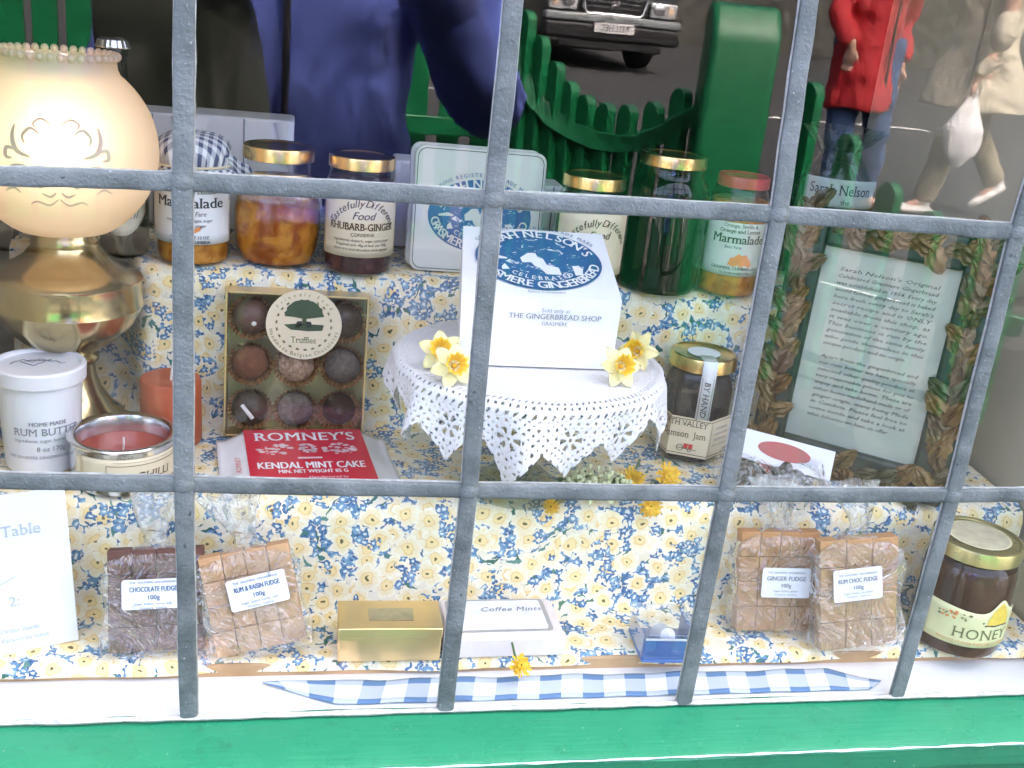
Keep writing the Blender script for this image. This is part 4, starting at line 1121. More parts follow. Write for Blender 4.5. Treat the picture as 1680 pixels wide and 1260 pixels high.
for (px, py), rot, lab in (((722, 583), (R(52), R(12), R(-20)), 'cream and yellow daffodil head leaning on the left side of the parcel'), ((742, 606), (R(60), R(-12), R(15)), 'yellow daffodil head lying in front of the parcel on the left of the lace'),
                           ((1013, 606), (R(62), R(6), R(8)), 'daffodil head facing forward at the right front corner of the parcel'), ((1046, 581), (R(66), R(-8), R(-46)), 'daffodil head turned aside on the right rim of the lace')):
    q = onz(px, py + 14, zl); daffodil((q.x, q.y, zl + .010), rot, lab, 1.05)

# ------------------------------------------------------------------ cut flowers in front of the stand
def dandelion(loc, rot, label, sc=1.0):
    t = thing('dandelion', label, 'flower', loc, rot, 'dandelion heads'); rng = random.Random(int(abs(loc[0]) * 1e6))
    g = G()
    for ring, n, L_, lift in ((0, 26, .0115, .001), (1, 20, .0085, .003), (2, 14, .0055, .0045)):
        for k in range(n):
            a = 2 * math.pi * k / n + rng.uniform(-.15, .15); l_ = L_ * sc * rng.uniform(.85, 1.1); w_ = .0011 * sc; ca, sa = math.cos(a), math.sin(a)
            g.add([(.001 * ca - w_ * .5 * sa, .001 * sa + w_ * .5 * ca, lift), (.001 * ca + w_ * .5 * sa, .001 * sa - w_ * .5 * ca, lift), (l_ * ca + w_ * sa, l_ * sa - w_ * ca, lift + .002 + rng.uniform(-.001, .001)), (l_ * ca - w_ * sa, l_ * sa + w_ * ca, lift + .002 + rng.uniform(-.001, .001))], [(0, 1, 2, 3)])
    g.build('ray_petals', M['dandelion'], t, smooth=False)
    G().lathe([(.0004, -.005), (.003, -.004), (.0036, .001), (.0004, .002)], 10).build('green_calyx', M['leaf'], t)
    G().tube([(0, 0, -.004), (.001, .004, -.0055), (.002, .02, -.0065)], .0011, 6).build('stalk', M['leaf'], t)
for (px, py), z, rot, sc, lab in (((1095, 782), Z1 + .010, (R(55), 0, R(10)), 1.15, 'yellow dandelion head in front of the damson jar'), ((1036, 787), Z1 + .009, (R(70), R(10), R(-20)), 1.1, 'yellow dandelion head half turned beside the pale florets'),
                                  ((1066, 829), Z1 + .003, (R(80), 0, 0), 1.0, 'yellow dandelion head hanging over the shelf edge below the lace'), ((905, 830), Z1 + .002, (R(75), R(20), R(-30)), .7, 'small yellow dandelion head at the shelf edge left of the pale florets'),
                                  ((852, 1092), Z0 + .006, (R(50), 0, R(20)), .85, 'small yellow dandelion head on the cloth in front of the flat white box')):
    q = onz(px, py, z); dandelion((q.x, q.y, z), rot, lab, sc)
q = onz(968, 806, Z1)
t = thing('floret_cluster', 'cluster of pale green cream florets lying under the lace edge', 'flower', (q.x, q.y - .016, Z1 + .004))
rng = random.Random(11); g = G()
for k in range(210):
    a, e_ = rng.uniform(0, 6.28), rng.uniform(0, 1); rr = .037 * rng.random() ** .5
    x, y = rr * math.cos(a), rr * .55 * math.sin(a); z = .030 * (1 - (rr / .04) ** 2) * rng.uniform(.35, 1.0) + .003
    d = rng.uniform(.0015, .0029)
    g.ball((x, y - .004, z), (d, d, d * 1.1), 6, 5)
fo = g.build('florets', M['floret'], t); fo['kind'] = 'stuff'
g = G()
for k in range(16):
    a = rng.uniform(0, 6.28); g.tube([(0, .006, .002), (.014 * math.cos(a), .009 * math.sin(a), .012), (.026 * math.cos(a), .015 * math.sin(a), .018)], .0009, 5)
g.build('stems', M['leaf'], t)
for k in range(4):
    s_ = -1 if k % 2 else 1
    o = G().sheet(lambda u, v: ((.05 * u) * s_, (v - .5) * .012 * math.sin(math.pi * min(1, u + .05)), .004 + .006 * math.sin(u * 3) * (1 if k < 2 else .4)), 8, 3).build('leaf', M['leaf'], t, solid=.0004); o.rotation_euler = (0, 0, R((-25, 20, 30, -35)[k]))

# ------------------------------------------------------------------ damson jam in a six-sided jar
p = onz(1142, 768, Z1); r6 = .0375
t = thing('damson_jar', 'six sided jar of dark damson jam with gold lid and white seal strip', 'jar', (p.x + .002, p.y + .034, Z1 + .0015), (0, 0, R(-24)))
def hexprof(rr, z): return [(rr * math.cos(R(60 * k)), rr * math.sin(R(60 * k)), z) for k in range(6)]
def hexbody(rings):
    vs = []; fs = []
    for rr, z in rings: vs += hexprof(rr, z)
    for i in range(len(rings) - 1):
        for k in range(6): fs.append((i * 6 + k, i * 6 + (k + 1) % 6, (i + 1) * 6 + (k + 1) % 6, (i + 1) * 6 + k))
    fs.append((5, 4, 3, 2, 1, 0)); fs.append(tuple(len(vs) - 6 + k for k in range(6)))
    return G().add(vs, fs)
hexbody([(r6 * .93, 0), (r6, .004), (r6, .078), (r6 * .93, .089), (r6 * .82, .096)]).build('glass', M['jar_glass'], t, bevel=.003, seg=3)
hexbody([(r6 * .86, .003), (r6 * .93, .006), (r6 * .93, .076), (r6 * .86, .086), (r6 * .75, .092)]).build('contents', M['damson'], t, bevel=.003)
ld = G().lathe([(.0325, .0965), (.0335, .097), (.0335, .1085), (.0328, .1100), (.0310, .1108), (.0295, .1100), (.0280, .1090), (.0004, .1090)], 56).build('lid', M['gold'], t)
ang = R(24)
G().prism(oval(.0165, .0165, 40), .1094, .1098).build('seal_disc', M['label_white'], ld, smooth=False)
# strip from the lid top down over the rim and the front
def strip(off):
    return [(0, -.012 - 0, .1097 + off), (0, -.030, .1100 + off), (0, -.0338 - off, .1105), (0, -.0342 - off, .0985), (0, -.0336 - off, .092), (0, -.0336 - off, .050)]
rs = Matrix.Rotation(R(16), 4, 'Z')
g = G(); pts = strip(.0004); vs = []
for q in pts: vs += [(q[0] - .0072, q[1], q[2]), (q[0] + .0072, q[1], q[2])]
g.add(vs, [(2 * i, 2 * i + 1, 2 * i + 3, 2 * i + 2) for i in range(len(pts) - 1)], rs); sp_ = g.build('seal_strip', M['label_white'], t, solid=.0003)
lettering([('BY HAND', 0, 0, .0085, {'rot': R(-90), 'shear': .2, 'serif': True})], lambda x, y: tuple(rs @ Vector((x - .0030, -.0352, .072 + y))), M['ink'], sp_)
g = G()
for s_ in (-1, 1): g.add([(s_ * .0058, -.0350, .05), (s_ * .0054, -.0350, .05), (s_ * .0054, -.0350, .094), (s_ * .0058, -.0350, .094)], [(0, 1, 2, 3)], rs)
g.build('border_line', M['ink'], sp_, smooth=False)
# label wraps the front face and the next one
hf = r6 * math.cos(R(30)) + .0012
def face(k, x, z, off=0):          # point on hexagon face k (0 faces -Y)
    a = R(-90 + 60 * k); n_ = Vector((math.cos(a), math.sin(a), 0)); u_ = Vector((-math.sin(a), math.cos(a), 0)); return n_ * (hf + off) + u_ * x + Vector((0, 0, z))
e_ = r6 / 2 + .0006
g = G()
for k in (-1, 0, 1): g.add([face(k, -e_, .010), face(k, e_, .010), face(k, e_, .051), face(k, -e_, .051)], [(0, 1, 2, 3)])
lb = g.build('label', M['paper'], t, smooth=False, solid=.0003)
fm0 = lambda x, y: tuple(face(0, x, y, .0005)); fmR = lambda x, y: tuple(face(1, x, y, .0005)); fmL = lambda x, y: tuple(face(-1, x, y, .0005))
lettering([('TH VALLEY', -.002, .0420, .0085, {'serif': True, 'sx': .88}), ('amson  Jam', -.003, .0300, .0098, {'serif': True, 'sx': .85})], fm0, M['ink_brown'], lb)
lettering([('NOR', .010, .0420, .0085, {'serif': True, 'sx': .88}), ('D', .013, .0300, .0098, {'serif': True, 'sx': .85})], fmL, M['ink_brown'], lb, 'left_lettering')
lettering([('A traditional', 0, .040, .0040, {}), ('preserve made', 0, .034, .0040, {}), ('with damsons', 0, .028, .0040, {}), ('from Cumbria', 0, .022, .0040, {})], fmR, M['ink_grey'], lb, 'side_lettering')
g = G()
for fm, xs in ((fm0, (-e_, e_)), (fmR, (-e_, e_)), (fmL, (-e_, e_))):
    for y0 in (.0122, .0486):
        g.add([fm(xs[0], y0), fm(xs[1], y0), fm(xs[1], y0 + .0007), fm(xs[0], y0 + .0007)], [(0, 1, 2, 3)])
g.add([fmR(-e_ + .002, .0125), fmR(-e_ + .0025, .0125), fmR(-e_ + .0025, .049), fmR(-e_ + .002, .049)], [(0, 1, 2, 3)])
g.add([fmR(e_ - .003, .0125), fmR(e_ - .0024, .0125), fmR(e_ - .0024, .049), fmR(e_ - .003, .049)], [(0, 1, 2, 3)])
g.build('border_line', M['ink_brown'], lb, smooth=False)
g = G()   # little cart drawing
for x0, y0, x1, y1 in ((-.004, .0185, .0002, .0235), (.0008, .0185, .0050, .0235)): g.add([fm0(x0, y0), fm0(x1, y0), fm0(x1, y1), fm0(x0, y1)], [(0, 1, 2, 3)])
g.build('cart_print', M['ink_red'], lb, smooth=False)
g = G(); 
def ringp(cx0, cy0, r0): g.add([fm0(cx0 + rr * math.cos(2 * math.pi * k / 20), cy0 + rr * math.sin(2 * math.pi * k / 20)) for rr in (r0, r0 - .0006) for k in range(20)], [(k, (k + 1) % 20, 20 + (k + 1) % 20, 20 + k) for k in range(20)])
ringp(-.0075, .0185, .0035); ringp(.002, .0165, .0018)
g.add([fm0(-.011, .0182), fm0(.009, .0172), fm0(.009, .0178), fm0(-.011, .0188)], [(0, 1, 2, 3)]); g.build('wheel_print', M['ink_brown'], lb, smooth=False)

# ------------------------------------------------------------------ bag of sweets with a header card
a = onz(1262, 805, Z1)
t = thing('sweet_bag', 'clear bag of dark sweets with white header card and red oval', 'sweet bag', (a.x, a.y - .004, Z1 + .002), (0, 0, R(-22)))
rng = random.Random(5); g = G()
for k in range(26):
    g.ball((rng.uniform(-.042, .030), rng.uniform(-.022, .018), rng.uniform(.006, .024)), (rng.uniform(.006, .009), rng.uniform(.005, .008), rng.uniform(.005, .007)), 8, 6, Matrix.Rotation(rng.uniform(-.4, .4), 4, 'X'))
g.build('sweets', M['brown_sweet'], t)
def pouch(u, v):
    a_ = 2 * math.pi * u; w_ = math.sin(math.pi * (.12 + .80 * v)) ** .6
    return (-.005 + .052 * math.cos(a_) * (.75 + .25 * w_) * (1 + .04 * math.sin(a_ * 7)), -.004 + .030 * math.sin(a_) * w_ - .012 * (1 - v), .001 + .036 * v + .003 * math.sin(a_ * 5 + v * 6))
G().sheet(pouch, 48, 14, wrap=True).build('film', M['film'], t)
hd = Matrix.Translation((.008, .004, .030)) @ Matrix.Rotation(R(6), 4, 'Y') @ Matrix.Rotation(R(-38), 4, 'X')
hc = G().box((0, 0, .008), (.088, .0008, .030), hd).build('header_card', M['label_white'], t, bevel=.0002)
G().prism(oval(.0255, .0088, 40), 0, .0003, hd @ Matrix.Translation((-.003, -.0005, .009)) @ RX).build('red_oval', plain('red_oval_print', (.45, .02, .02), .35, c2=(.30, .05, .02), scale=60, coat=.4), hc, smooth=False)

# ------------------------------------------------------------------ picture frame with carved leaves
bl = onz(1225, 748, Z1); br = onz(1540, 838, Z1); yaw = math.atan2(br.y - bl.y, br.x - bl.x); FW, FH = (br - bl).length, .258
t = thing('picture_frame', 'bronze leaf carved frame holding a typed notice about the shop', 'picture frame', (bl.x, bl.y, Z1 + .003), (R(-5), 0, yaw))
fwid = .0325
G().box((FW / 2, .010, FH / 2), (FW - .004, .010, FH - .004)).build('backing', M['frame_dark'], t)
for x0, x1, z0, z1 in ((0, fwid, 0, FH), (FW - fwid, FW, 0, FH), (fwid, FW - fwid, 0, fwid), (fwid, FW - fwid, FH - fwid, FH)):
    G().box(((x0 + x1) / 2, .003, (z0 + z1) / 2), (x1 - x0, .016, z1 - z0)).build('frame_rail', M['frame_dark'], t, bevel=.004, seg=3)
def leafmesh(seed):
    rng = random.Random(seed); g = G()
    L_, Wd = .0225, .0066
    def f(u, v):
        s_ = (v - .5) * 2; lob = 1 + .13 * math.sin(u * 21 + abs(s_) * 2)
        w_ = Wd * math.sin(math.pi * min(1, u * .94 + .05)) ** .75 * lob
        return (L_ * u + .002 * s_ * s_, -(.0045 + .0045 * math.sin(u * 2.9) - .0042 * abs(s_) ** 1.5 + .0016 * math.cos(s_ * 9 + u * 6) - .0022 * math.exp(-(s_ * 6) ** 2)), s_ * w_)
    g.sheet(f, 10, 8); me = g.mesh('carved_leaf', M['frame_leaf'], sharp=70); return me
leafs = [leafmesh(k) for k in range(3)]; rng = random.Random(21)
def leaf_at(x, z, ang_, sc):
    o = bpy.data.objects.new('carved_leaf', rng.choice(leafs)); link(o, t); o.location = (x, -.0035 + rng.uniform(-.001, .001), z)
    o.rotation_euler = (rng.uniform(-.15, .15), ang_ + rng.uniform(-.3, .3), rng.uniform(-.12, .12)); o.scale = (sc, 1, sc * rng.uniform(.85, 1.1))
for side in range(4):
    L_ = FH if side in (0, 1) else FW - 2 * fwid; n = int(L_ / .0092)
    for k in range(n):
        s_ = (k + .5) / n * L_; dirn = (1 if k % 2 else -1); off = fwid * (.40 - .16 * dirn)
        if side == 0: leaf_at(off, s_, R(-90) + dirn * .7 + rng.uniform(-.3, .3), rng.uniform(1.2, 1.6))
        elif side == 1: leaf_at(FW - off, s_, R(-90) - dirn * .7 + rng.uniform(-.3, .3), rng.uniform(1.2, 1.6))
        elif side == 2: leaf_at(fwid + s_, off, -dirn * .7 + rng.uniform(-.3, .3), rng.uniform(1.2, 1.5))
        else: leaf_at(fwid + s_, FH - off, dirn * .7 + rng.uniform(-.3, .3), rng.uniform(1.2, 1.5))
pw, ph_ = FW - 2 * fwid, FH - 2 * fwid
nt = G().box((FW / 2, .0035, FH / 2), (pw, .001, ph_)).build('notice_paper', M['frame_paper'], t)
lines = ["Sarah Nelson's Original", 'Celebrated Grasmere Gingerbread', 'was established in 1854. Every day', 'world famous gingerbread is baked', "here fresh every day to Sarah's", 'secret recipe and is ONLY', 'available from this shop, as', 'it was over a century ago.', 'This business is run by the', 'generation of the same family', 'who pride themselves in this', 'unique product and its origin.', None,
         'Apart from the gingerbread and', 'our rum butter we have specially', 'selected other quality produce at', 'very reasonable prices for you to', 'enjoy and take home. These are', 'either home made/hand made or of', 'ginger origin, many being Made', 'in Cumbria. Please feel free to', 'come inside and take a look at', 'what delicacies we have on offer']
its = []
lh = ph_ * .80 / len(lines)
for k, s_ in enumerate(lines):
    if not s_: continue
    its.append((s_, -pw * .36, ph_ * .39 - k * lh, lh * .80, {'align': 'LEFT', 'shear': .25, 'bold': .006, 'res': 1, 'fit': pw * (.74 if k not in (11, 22) else .62)}))
lettering(its, lambda x, y: (FW / 2 + x, .0027, FH / 2 + y), M['ink'], nt)
G().box((FW / 2, .0012, FH / 2), (pw + .002, .0006, ph_ + .002)).build('picture_glass', M['glaze'], t)

# cellophane bundle with a name band, behind the frame
c = ony(1372, 320, .40)
t = thing('cellophane_bundle', 'dark green cellophane bundle with name band behind the picture frame', 'gift bundle', (c.x, .41, Z2 + .002), (0, 0, R(-14)))
G().lathe([(.0004, .001), (.034, 0), (.040, .012), (.041, .07), (.036, .105), (.016, .128), (.0004, .13)], 28, wave=lambda r, z, a: r * (1 + .05 * math.sin(a * 5 + z * 40))).build('wrapped_gift', M['mint_jelly'], t)
def celo(u, v):
    a_ = 2 * math.pi * u; rr = (.046 - .004 * v if v < .6 else .0436 - (v - .6) * .10) + .003 * math.sin(a_ * 9 + v * 5)
    if v > .85: rr = .0186 + (v - .85) * .16 + .004 * math.sin(a_ * 9)
    return (rr * math.cos(a_), rr * math.sin(a_), .001 + .165 * v)
G().sheet(celo, 60, 20, wrap=True).build('cellophane', clear('green_cellophane', (.55, .72, .58), refl=2.2, haze=.05, bump=.7, bscale=30, bdist=.005), t)
lb = cyl_patch(.0475, .088, .086, .116, .0).build('name_band', plain('pale_band', (.48, .56, .46), .7), t, solid=.0003)
lettering([('Sarah Nelson', -.002, .0995, .0155, {'serif': True, 'sx': .84}), ('the', .004, .0895, .0075, {'serif': True})], cyl_map(.0481), M['ink'], lb)

# ------------------------------------------------------------------ front row: fudge bags
def fudge_bag(label, loc, rot, w_, h_, cols_, rows_, mat, lines, lab_pos, lab_rot=0, tail=True, seed=1):
    t = thing('fudge_bag', label, 'fudge bag', loc, rot, 'bags of fudge')
    rng = random.Random(seed); th = .015
    cw, chh = w_ / cols_, h_ / rows_
    pm = [None] * 3
    for i in range(cols_):
        for j in range(rows_):
            g = G(); a = .00035 * rng.random()
            g.box((0, 0, 0), (cw - .0001 - a, th * rng.uniform(.95, 1.02), chh - .0001 - a))
            o = g.build('fudge_square', mat, t, bevel=.0009, seg=2); o.location = (-w_ / 2 + cw * (i + .5) + rng.uniform(-.0002, .0002), rng.uniform(-.0007, .0007), .0025 + chh * (j + .5) + rng.uniform(-.0002, .0002)); o.rotation_euler = (rng.uniform(-.015, .015), rng.uniform(-.01, .01), rng.uniform(-.02, .02))
    ph = [rng.uniform(0, 6) for _ in range(6)]
    hb = h_ * 1.06
    def f(u, v):
        a_ = 2 * math.pi * u; c_, s_ = math.cos(a_), math.sin(a_)
        sq = max(abs(c_), abs(s_)); bx, by = c_ / sq, s_ / sq
        z = hb * v; k = 1.0 if v < .86 else 1 - (v - .86) / .14 * .78
        puff = .0018 + .0012 * math.sin(a_ * 6 + ph[0]) * math.sin(v * 9 + ph[1])
        x = bx * (w_ / 2 * 1.055 * k + puff * .6 + .0030 * (1 - v) ** 3); y = by * (th / 2 * (1.05 if v < .86 else 1.1) + puff + .0012) * max(k, .55)
        x += .0016 * math.sin(v * 14 + ph[2]) * (1 if abs(bx) > .95 else 0)
        return (x, y, z * 1.02 - .0008 + .0012 * math.sin(a_ * 4 + ph[3]) * (1 - v))
    film = G().sheet(f, 64, 26, wrap=True).build('film', M['film'], t, sharp=60)
    if tail:
        def ft(u, v):
            a_ = 2 * math.pi * u; rr = .0065 + .0120 * v ** 1.4 if v > .18 else w_ * .11 + (.0065 - w_ * .11) * (v / .18)
            rr *= 1 + .30 * math.sin(a_ * 5 + ph[4]) * v
            return (rr * math.cos(a_) * 1.25 + .003 * math.sin(v * 4 + ph[5]), rr * math.sin(a_) * .55 + .010 * v * v, hb * 1.02 + .042 * v)
        G().sheet(ft, 40, 14, wrap=True).build('gathered_neck', M['film_tail'], t, sharp=60)
    lx, lz, lw, lhh = lab_pos; lm = Matrix.Translation((lx, -th / 2 - .0042, lz)) @ Matrix.Rotation(lab_rot, 4, 'Y')
    lb = G().prism(rounded(lw, lhh, .0022, 4), 0, .0003, lm @ RX).build('label', M['label_white'], t, smooth=False)
    lettering([(s_, 0, y, sz, op) for s_, y, sz, op in lines], lambda x, y: tuple(lm @ Vector((x, -.0006, y))), M['ink_blue'] if 'pale' in mat.name or 'chocolate' in mat.name else M['ink_grey'], lb)
    return t
def lab(title, foot):
    return [('THE GRASMERE GINGERBREAD', .0088, .0026, {'res': 1}), (title, .0022, .0058, {'bold': .02, 'fit': .036}), ('100g', -.0042, .0052, {'bold': .01}), (foot, -.0085, .0028, {'res': 1}), ('Grasmere, Cumbria', -.0118, .0026, {'res': 1})]
fudge_bag('bag of dark brown chocolate fudge leaning beside the pale fudge', (-.030, .066, Z0 + .0015), (R(-19), R(-1), R(3)), .074, .083, 4, 4, M['fudge_choc'], lab('CHOCOLATE FUDGE', 'Sugar, butter, cocoa, milk'), (-.002, .050, .048, .024), 0, True, 1)
fudge_bag('tilted bag of pale fudge leaning on the chocolate fudge', (.054, .057, Z0 + .0085), (R(-16), R(-12), R(2)), .072, .083, 4, 4, M['fudge_pale'], lab('RUM & RAISIN FUDGE', 'Sugar, butter, raisins, rum'), (.006, .052, .047, .026), R(-2), True, 2)
fudge_bag('bag of amber ginger fudge half behind the rum fudge', (.513, .082, Z0 + .0015), (R(-12), R(-3), R(-6)), .074, .094, 4, 4, M['fudge_ginger'], lab('GINGER FUDGE', 'Sugar, butter, ginger'), (.006, .050, .045, .028), R(1), True, 3)
fudge_bag('bag of light brown rum choc fudge standing in front of the ginger fudge', (.580, .050, Z0 + .0045), (R(-11), R(-7), R(-4)), .072, .102, 3, 4, M['fudge_rum'], lab('RUM CHOC FUDGE', 'Sugar, butter, chocolate'), (-.003, .064, .045, .030), R(-2), True, 4)

# ------------------------------------------------------------------ white card, lower left
p0, p1 = onz(130, 1052, Z0), onz(0, 1076, Z0); yw = math.atan2(p0.y - p1.y, p0.x - p1.x)
t = thing('show_card', 'thick white show card leaning beside the chocolate fudge', 'card', (p0.x, p0.y, Z0 + .001), (R(-8), R(-1.5), yw))
CWd, CHt = .112, .132
G().box((-CWd / 2, .002, CHt / 2), (CWd, .0032, CHt)).build('board', M['label_white'], t, bevel=.0006)
lettering([('the Table', -.020, .098, .013, {'align': 'RIGHT', 'serif': True}), ('Order inside', -.028, .018, .0055, {'align': 'RIGHT'}), ('Packed by hand', -.022, .010, .0055, {'align': 'RIGHT'}), ('2:', -.040, .040, .012, {'align': 'RIGHT'})], lambda x, y: (x, -.0002, y), M['ink_pale'], t)
G().tube([(-.075 + .003 * k, -.0002, .062 - .004 * math.sin(k * .35)) for k in range(12)], .0005, 5, flat=.3).build('flourish', M['ink_pale'], t)

# ------------------------------------------------------------------ gold box, marbled box, blue case
p0, p1 = onz(553, 1089, Z0), onz(722, 1091, Z0)
gz = .0315; yb = onz(632, 988, Z0 + gz).y
t = thing('gold_box', 'small gold card box with dull gold label on top', 'box', ((p0.x + p1.x) / 2, p0.y, Z0 + .0012), (0, 0, R(-1)))
gw, gd = p1.x - p0.x, min(yb - p0.y, .066)
G().box((0, gd / 2, gz / 2), (gw, gd, gz)).build('carton', M['gold_card'], t, bevel=.0012)
G().box((0, gd / 2, gz - .0045), (gw + .0012, gd + .0012, .010)).build('lid', M['gold_card'], t, bevel=.0010)
G().box((.001, gd * .48, gz + .0009), (gw * .44, gd * .42, .0004)).build('label', plain('dull_gold_label', (.42, .36, .19), .5, .4, vary=.2, scale=80), t)
p0, p1 = onz(722, 1080, Z0 + .001), onz(926, 1077, Z0 + .001)
p0.x = max(p0.x, t.location.x + gw / 2 + .004)
mz = .0215; mw = p1.x - p0.x; md = .060
t = thing('marbled_box', 'flat pinkish white box with white lid panel beside the gold box', 'box', ((p0.x + p1.x) / 2, p0.y, Z0 + .0012), (0, 0, R(1)))
g = G(); 
g.add([(-mw / 2, 0, 0), (mw / 2, 0, 0), (mw / 2, md, 0), (-mw / 2, md, 0), (-mw / 2, 0, mz * .8), (mw / 2, 0, mz * .8), (mw / 2, md, mz * .8), (-mw / 2, md, mz * .8), (-mw / 2 + .003, .004, mz), (mw / 2 - .008, .004, mz), (mw / 2 - .008, md - .003, mz), (-mw / 2 + .003, md - .003, mz)],
      [(3, 2, 1, 0), (0, 1, 5, 4), (1, 2, 6, 5), (2, 3, 7, 6), (3, 0, 4, 7), (4, 5, 9, 8), (5, 6, 10, 9), (6, 7, 11, 10), (7, 4, 8, 11), (8, 9, 10, 11)])
g.build('carton', M['marble_box'], t, smooth=False, bevel=.001)
bd = G().prism(rounded(mw - .016, md - .010, .004, 5, -.002, md / 2), mz + .0002, mz + .0006).build('grey_border', M['grey_border'], t, smooth=False)
G().prism(rounded(mw - .022, md - .015, .003, 5, -.003, md / 2), mz + .0007, mz + .0011).build('white_panel', M['ink_white'], bd, smooth=False)
lettering([('Coffee Mints', .010, md * .58, .0095, {'shear': .3, 'bold': .005, 'gap': 1.1})], lambda x, y: (x, y, mz + .0015), M['ink_grey'], bd)
p0, p1 = onz(1052, 1091, Z0), onz(1140, 1093, Z0)
t = thing('thimble_case', 'small clear topped blue case holding a white thimble', 'case', ((p0.x + p1.x) / 2, p0.y, Z0 + .0012), (0, 0, R(-3)))
bw, bd_, bh = p1.x - p0.x, .050, .024
G().box((0, bd_ / 2, .0016), (bw, bd_, .003)).build('base', M['blue_card'], t, bevel=.0008)
G().box((0, .0012, bh / 2 + .001), (bw - .003, .0018, bh - .004)).build('blue_front', M['blue_card'], t, bevel=.0005)
for s_ in (-1, 1): G().box((s_ * (bw / 2 - .001), bd_ / 2, bh / 2 + .0005), (.0014, bd_ - .004, bh - .005)).build('blue_side', M['blue_card'], t, bevel=.0004)
G().box((0, bd_ / 2, bh + .004), (bw + .002, bd_ + .002, bh * 1.0), Matrix.Translation((0, 0, -bh * .46))).build('clear_cover', M['acrylic'], t, bevel=.002, seg=3)
G().box((0, .0000, bh - .0005), (bw - .002, .0016, .0020)).build('bright_rim', M['label_white'], t, bevel=.0006)
th_ = Matrix.Translation((0, .020, bh * .62)) @ Matrix.Rotation(R(58), 4, 'X') @ Matrix.Translation((0, 0, -.012))
G().lathe([(.0102, .0), (.0104, .001), (.0094, .003), (.0080, .018), (.0066, .0225), (.0030, .0242), (.0004, .0245)], 28, th_).build('thimble', M['porcelain'], t)
G().sheet(lambda u, v: tuple(th_ @ Vector((.0092 * math.sin((u - .5) * .9), -.0092 * math.cos((u - .5) * .9), .008 + .006 * v))), 6, 4).build('thimble_print', M['ink_blue'], t)

# ------------------------------------------------------------------ honey jar, front right
r = .0425; body = [(.0005, .0005), (.038, 0), (.0415, .003), (r, .010), (r, .078), (.041, .086), (.0365, .092), (.0345, .095), (.0345, .108)]
t = round_jar('honey_jar', 'dark honey jar with pale gold lid and yellow bee skep label', 1602, 1088, r, .1085, Z0, M['honey'], plain('pale_gold_lid', (.62, .56, .26), .3, .9, vary=.08), .0145, .0400, body, fill=.80, rot=R(-14))
def toplab(u):
    x = u; return (.012 * math.exp(-((x - .74) / .10) ** 2) - .003 * math.exp(-((x - .5) / .25) ** 2))
lb = cyl_patch(.0430, .088, .016, .054, .0, 40, top=toplab).build('label', plain('pale_yellow_label', (.72, .70, .38), .7, vary=.05), t, solid=.0003)
lettering([('HONEY', .008, .0245, .0150, {'serif': True, 'bold': -.004, 'sx': 1.02, 'gap': 1.08})], cyl_map(.0436), M['ink_olive'], lb)
lettering([('PRODUCE OF MORE THAN ONE COUNTRY', .002, .0190, .0034, {'res': 1})], cyl_map(.0436), M['ink_orange'], lb, 'small_lettering')
fmh = cyl_map(.0436)
g = G(); g.sheet(lambda u, v: fmh(.0215 + (u - .5) * 2 * (.0105 * (1 - v ** 2.2) + .001), .0400 + .0215 * v), 14, 8); g.build('skep_print', plain('skep_yellow', (.78, .56, .08), .7, vary=.12, scale=150), lb)
g = G(); g.sheet(lambda u, v: fmh(.0075 + u * .027, .0385 + .0014 * v + .0004 * math.sin(u * 12)), 14, 1); g.build('skep_stand_print', M['ink_brown'], lb)
g = G(); rng = random.Random(4)
for k in range(14):
    x, y = -.034 + rng.uniform(0, .016), .0455 + rng.uniform(-.004, .0045); d = rng.uniform(.0006, .0014)
    g.add([fmh(x + d * 1.6 * math.cos(w_), y + d * math.sin(w_)) for w_ in (0, 1.2, 2.4, 3.6, 4.8)], [(0, 1, 2, 3, 4)])
g.build('flower_print', M['ink_orange'], lb, smooth=False)
g = G()
for k in range(12):
    x, y = -.036 + rng.uniform(0, .042), .0445 + rng.uniform(-.004, .004); d = rng.uniform(.0006, .0014)
    g.add([fmh(x + d * 1.6 * math.cos(w_), y + d * math.sin(w_)) for w_ in (0, 1.2, 2.4, 3.6, 4.8)], [(0, 1, 2, 3, 4)])
g.build('sprig_print', M['ink_olive'], lb, smooth=False)
G().prism(oval(.0275, .0275, 40), .1075, .1080).build('lid_sticker', plain('lid_sticker_paper', (.66, .62, .40), .7, vary=.06, c2=(.50, .44, .30), scale=90), t, smooth=False)
g = G(); n = 40; g.add([(rr * math.cos(2 * math.pi * k / n), rr * math.sin(2 * math.pi * k / n), .1084) for rr in (.0285, .0262) for k in range(n)], [(k, (k + 1) % n, n + (k + 1) % n, n + k) for k in range(n)]); g.build('sticker_ring', M['corona'] if False else plain('sticker_ring', (.74, .70, .42), .6), t, smooth=False)

# ------------------------------------------------------------------ the street behind the photographer, seen in the glass
FEN = M['green_fence']
fence = thing('picket_fence', 'green picket fence with hollow topped gate and thick round topped post', 'fence', mirrored(1000, 300, 3.1) * 1.0)
fence.location.z = ZY
def FL(p): return Vector(p) - Vector(fence.location)
ALPHA = R(64)
def picket(px, py, depth, wd=.075, th=.042, yaw=ALPHA):
    p = mirrored(px, py, depth); h = p.z - ZY
    out = [(-wd / 2, 0), (wd / 2, 0)] + [(wd / 2 * math.cos(R(180 * k / 10)), h - wd / 2 + wd / 2 * math.sin(R(180 * k / 10)) * 1.15) for k in range(11)]
    g = G(); g.prism(out, -th / 2, th / 2, Matrix.Rotation(R(90), 4, 'X'))
    o = g.build('picket', FEN, fence, bevel=.003, sharp=30); o.location = FL((p.x, p.y, ZY)); o.rotation_euler = (0, 0, yaw); return p
def dep(px): return 3.5 - (px - 850) / 300 * .45
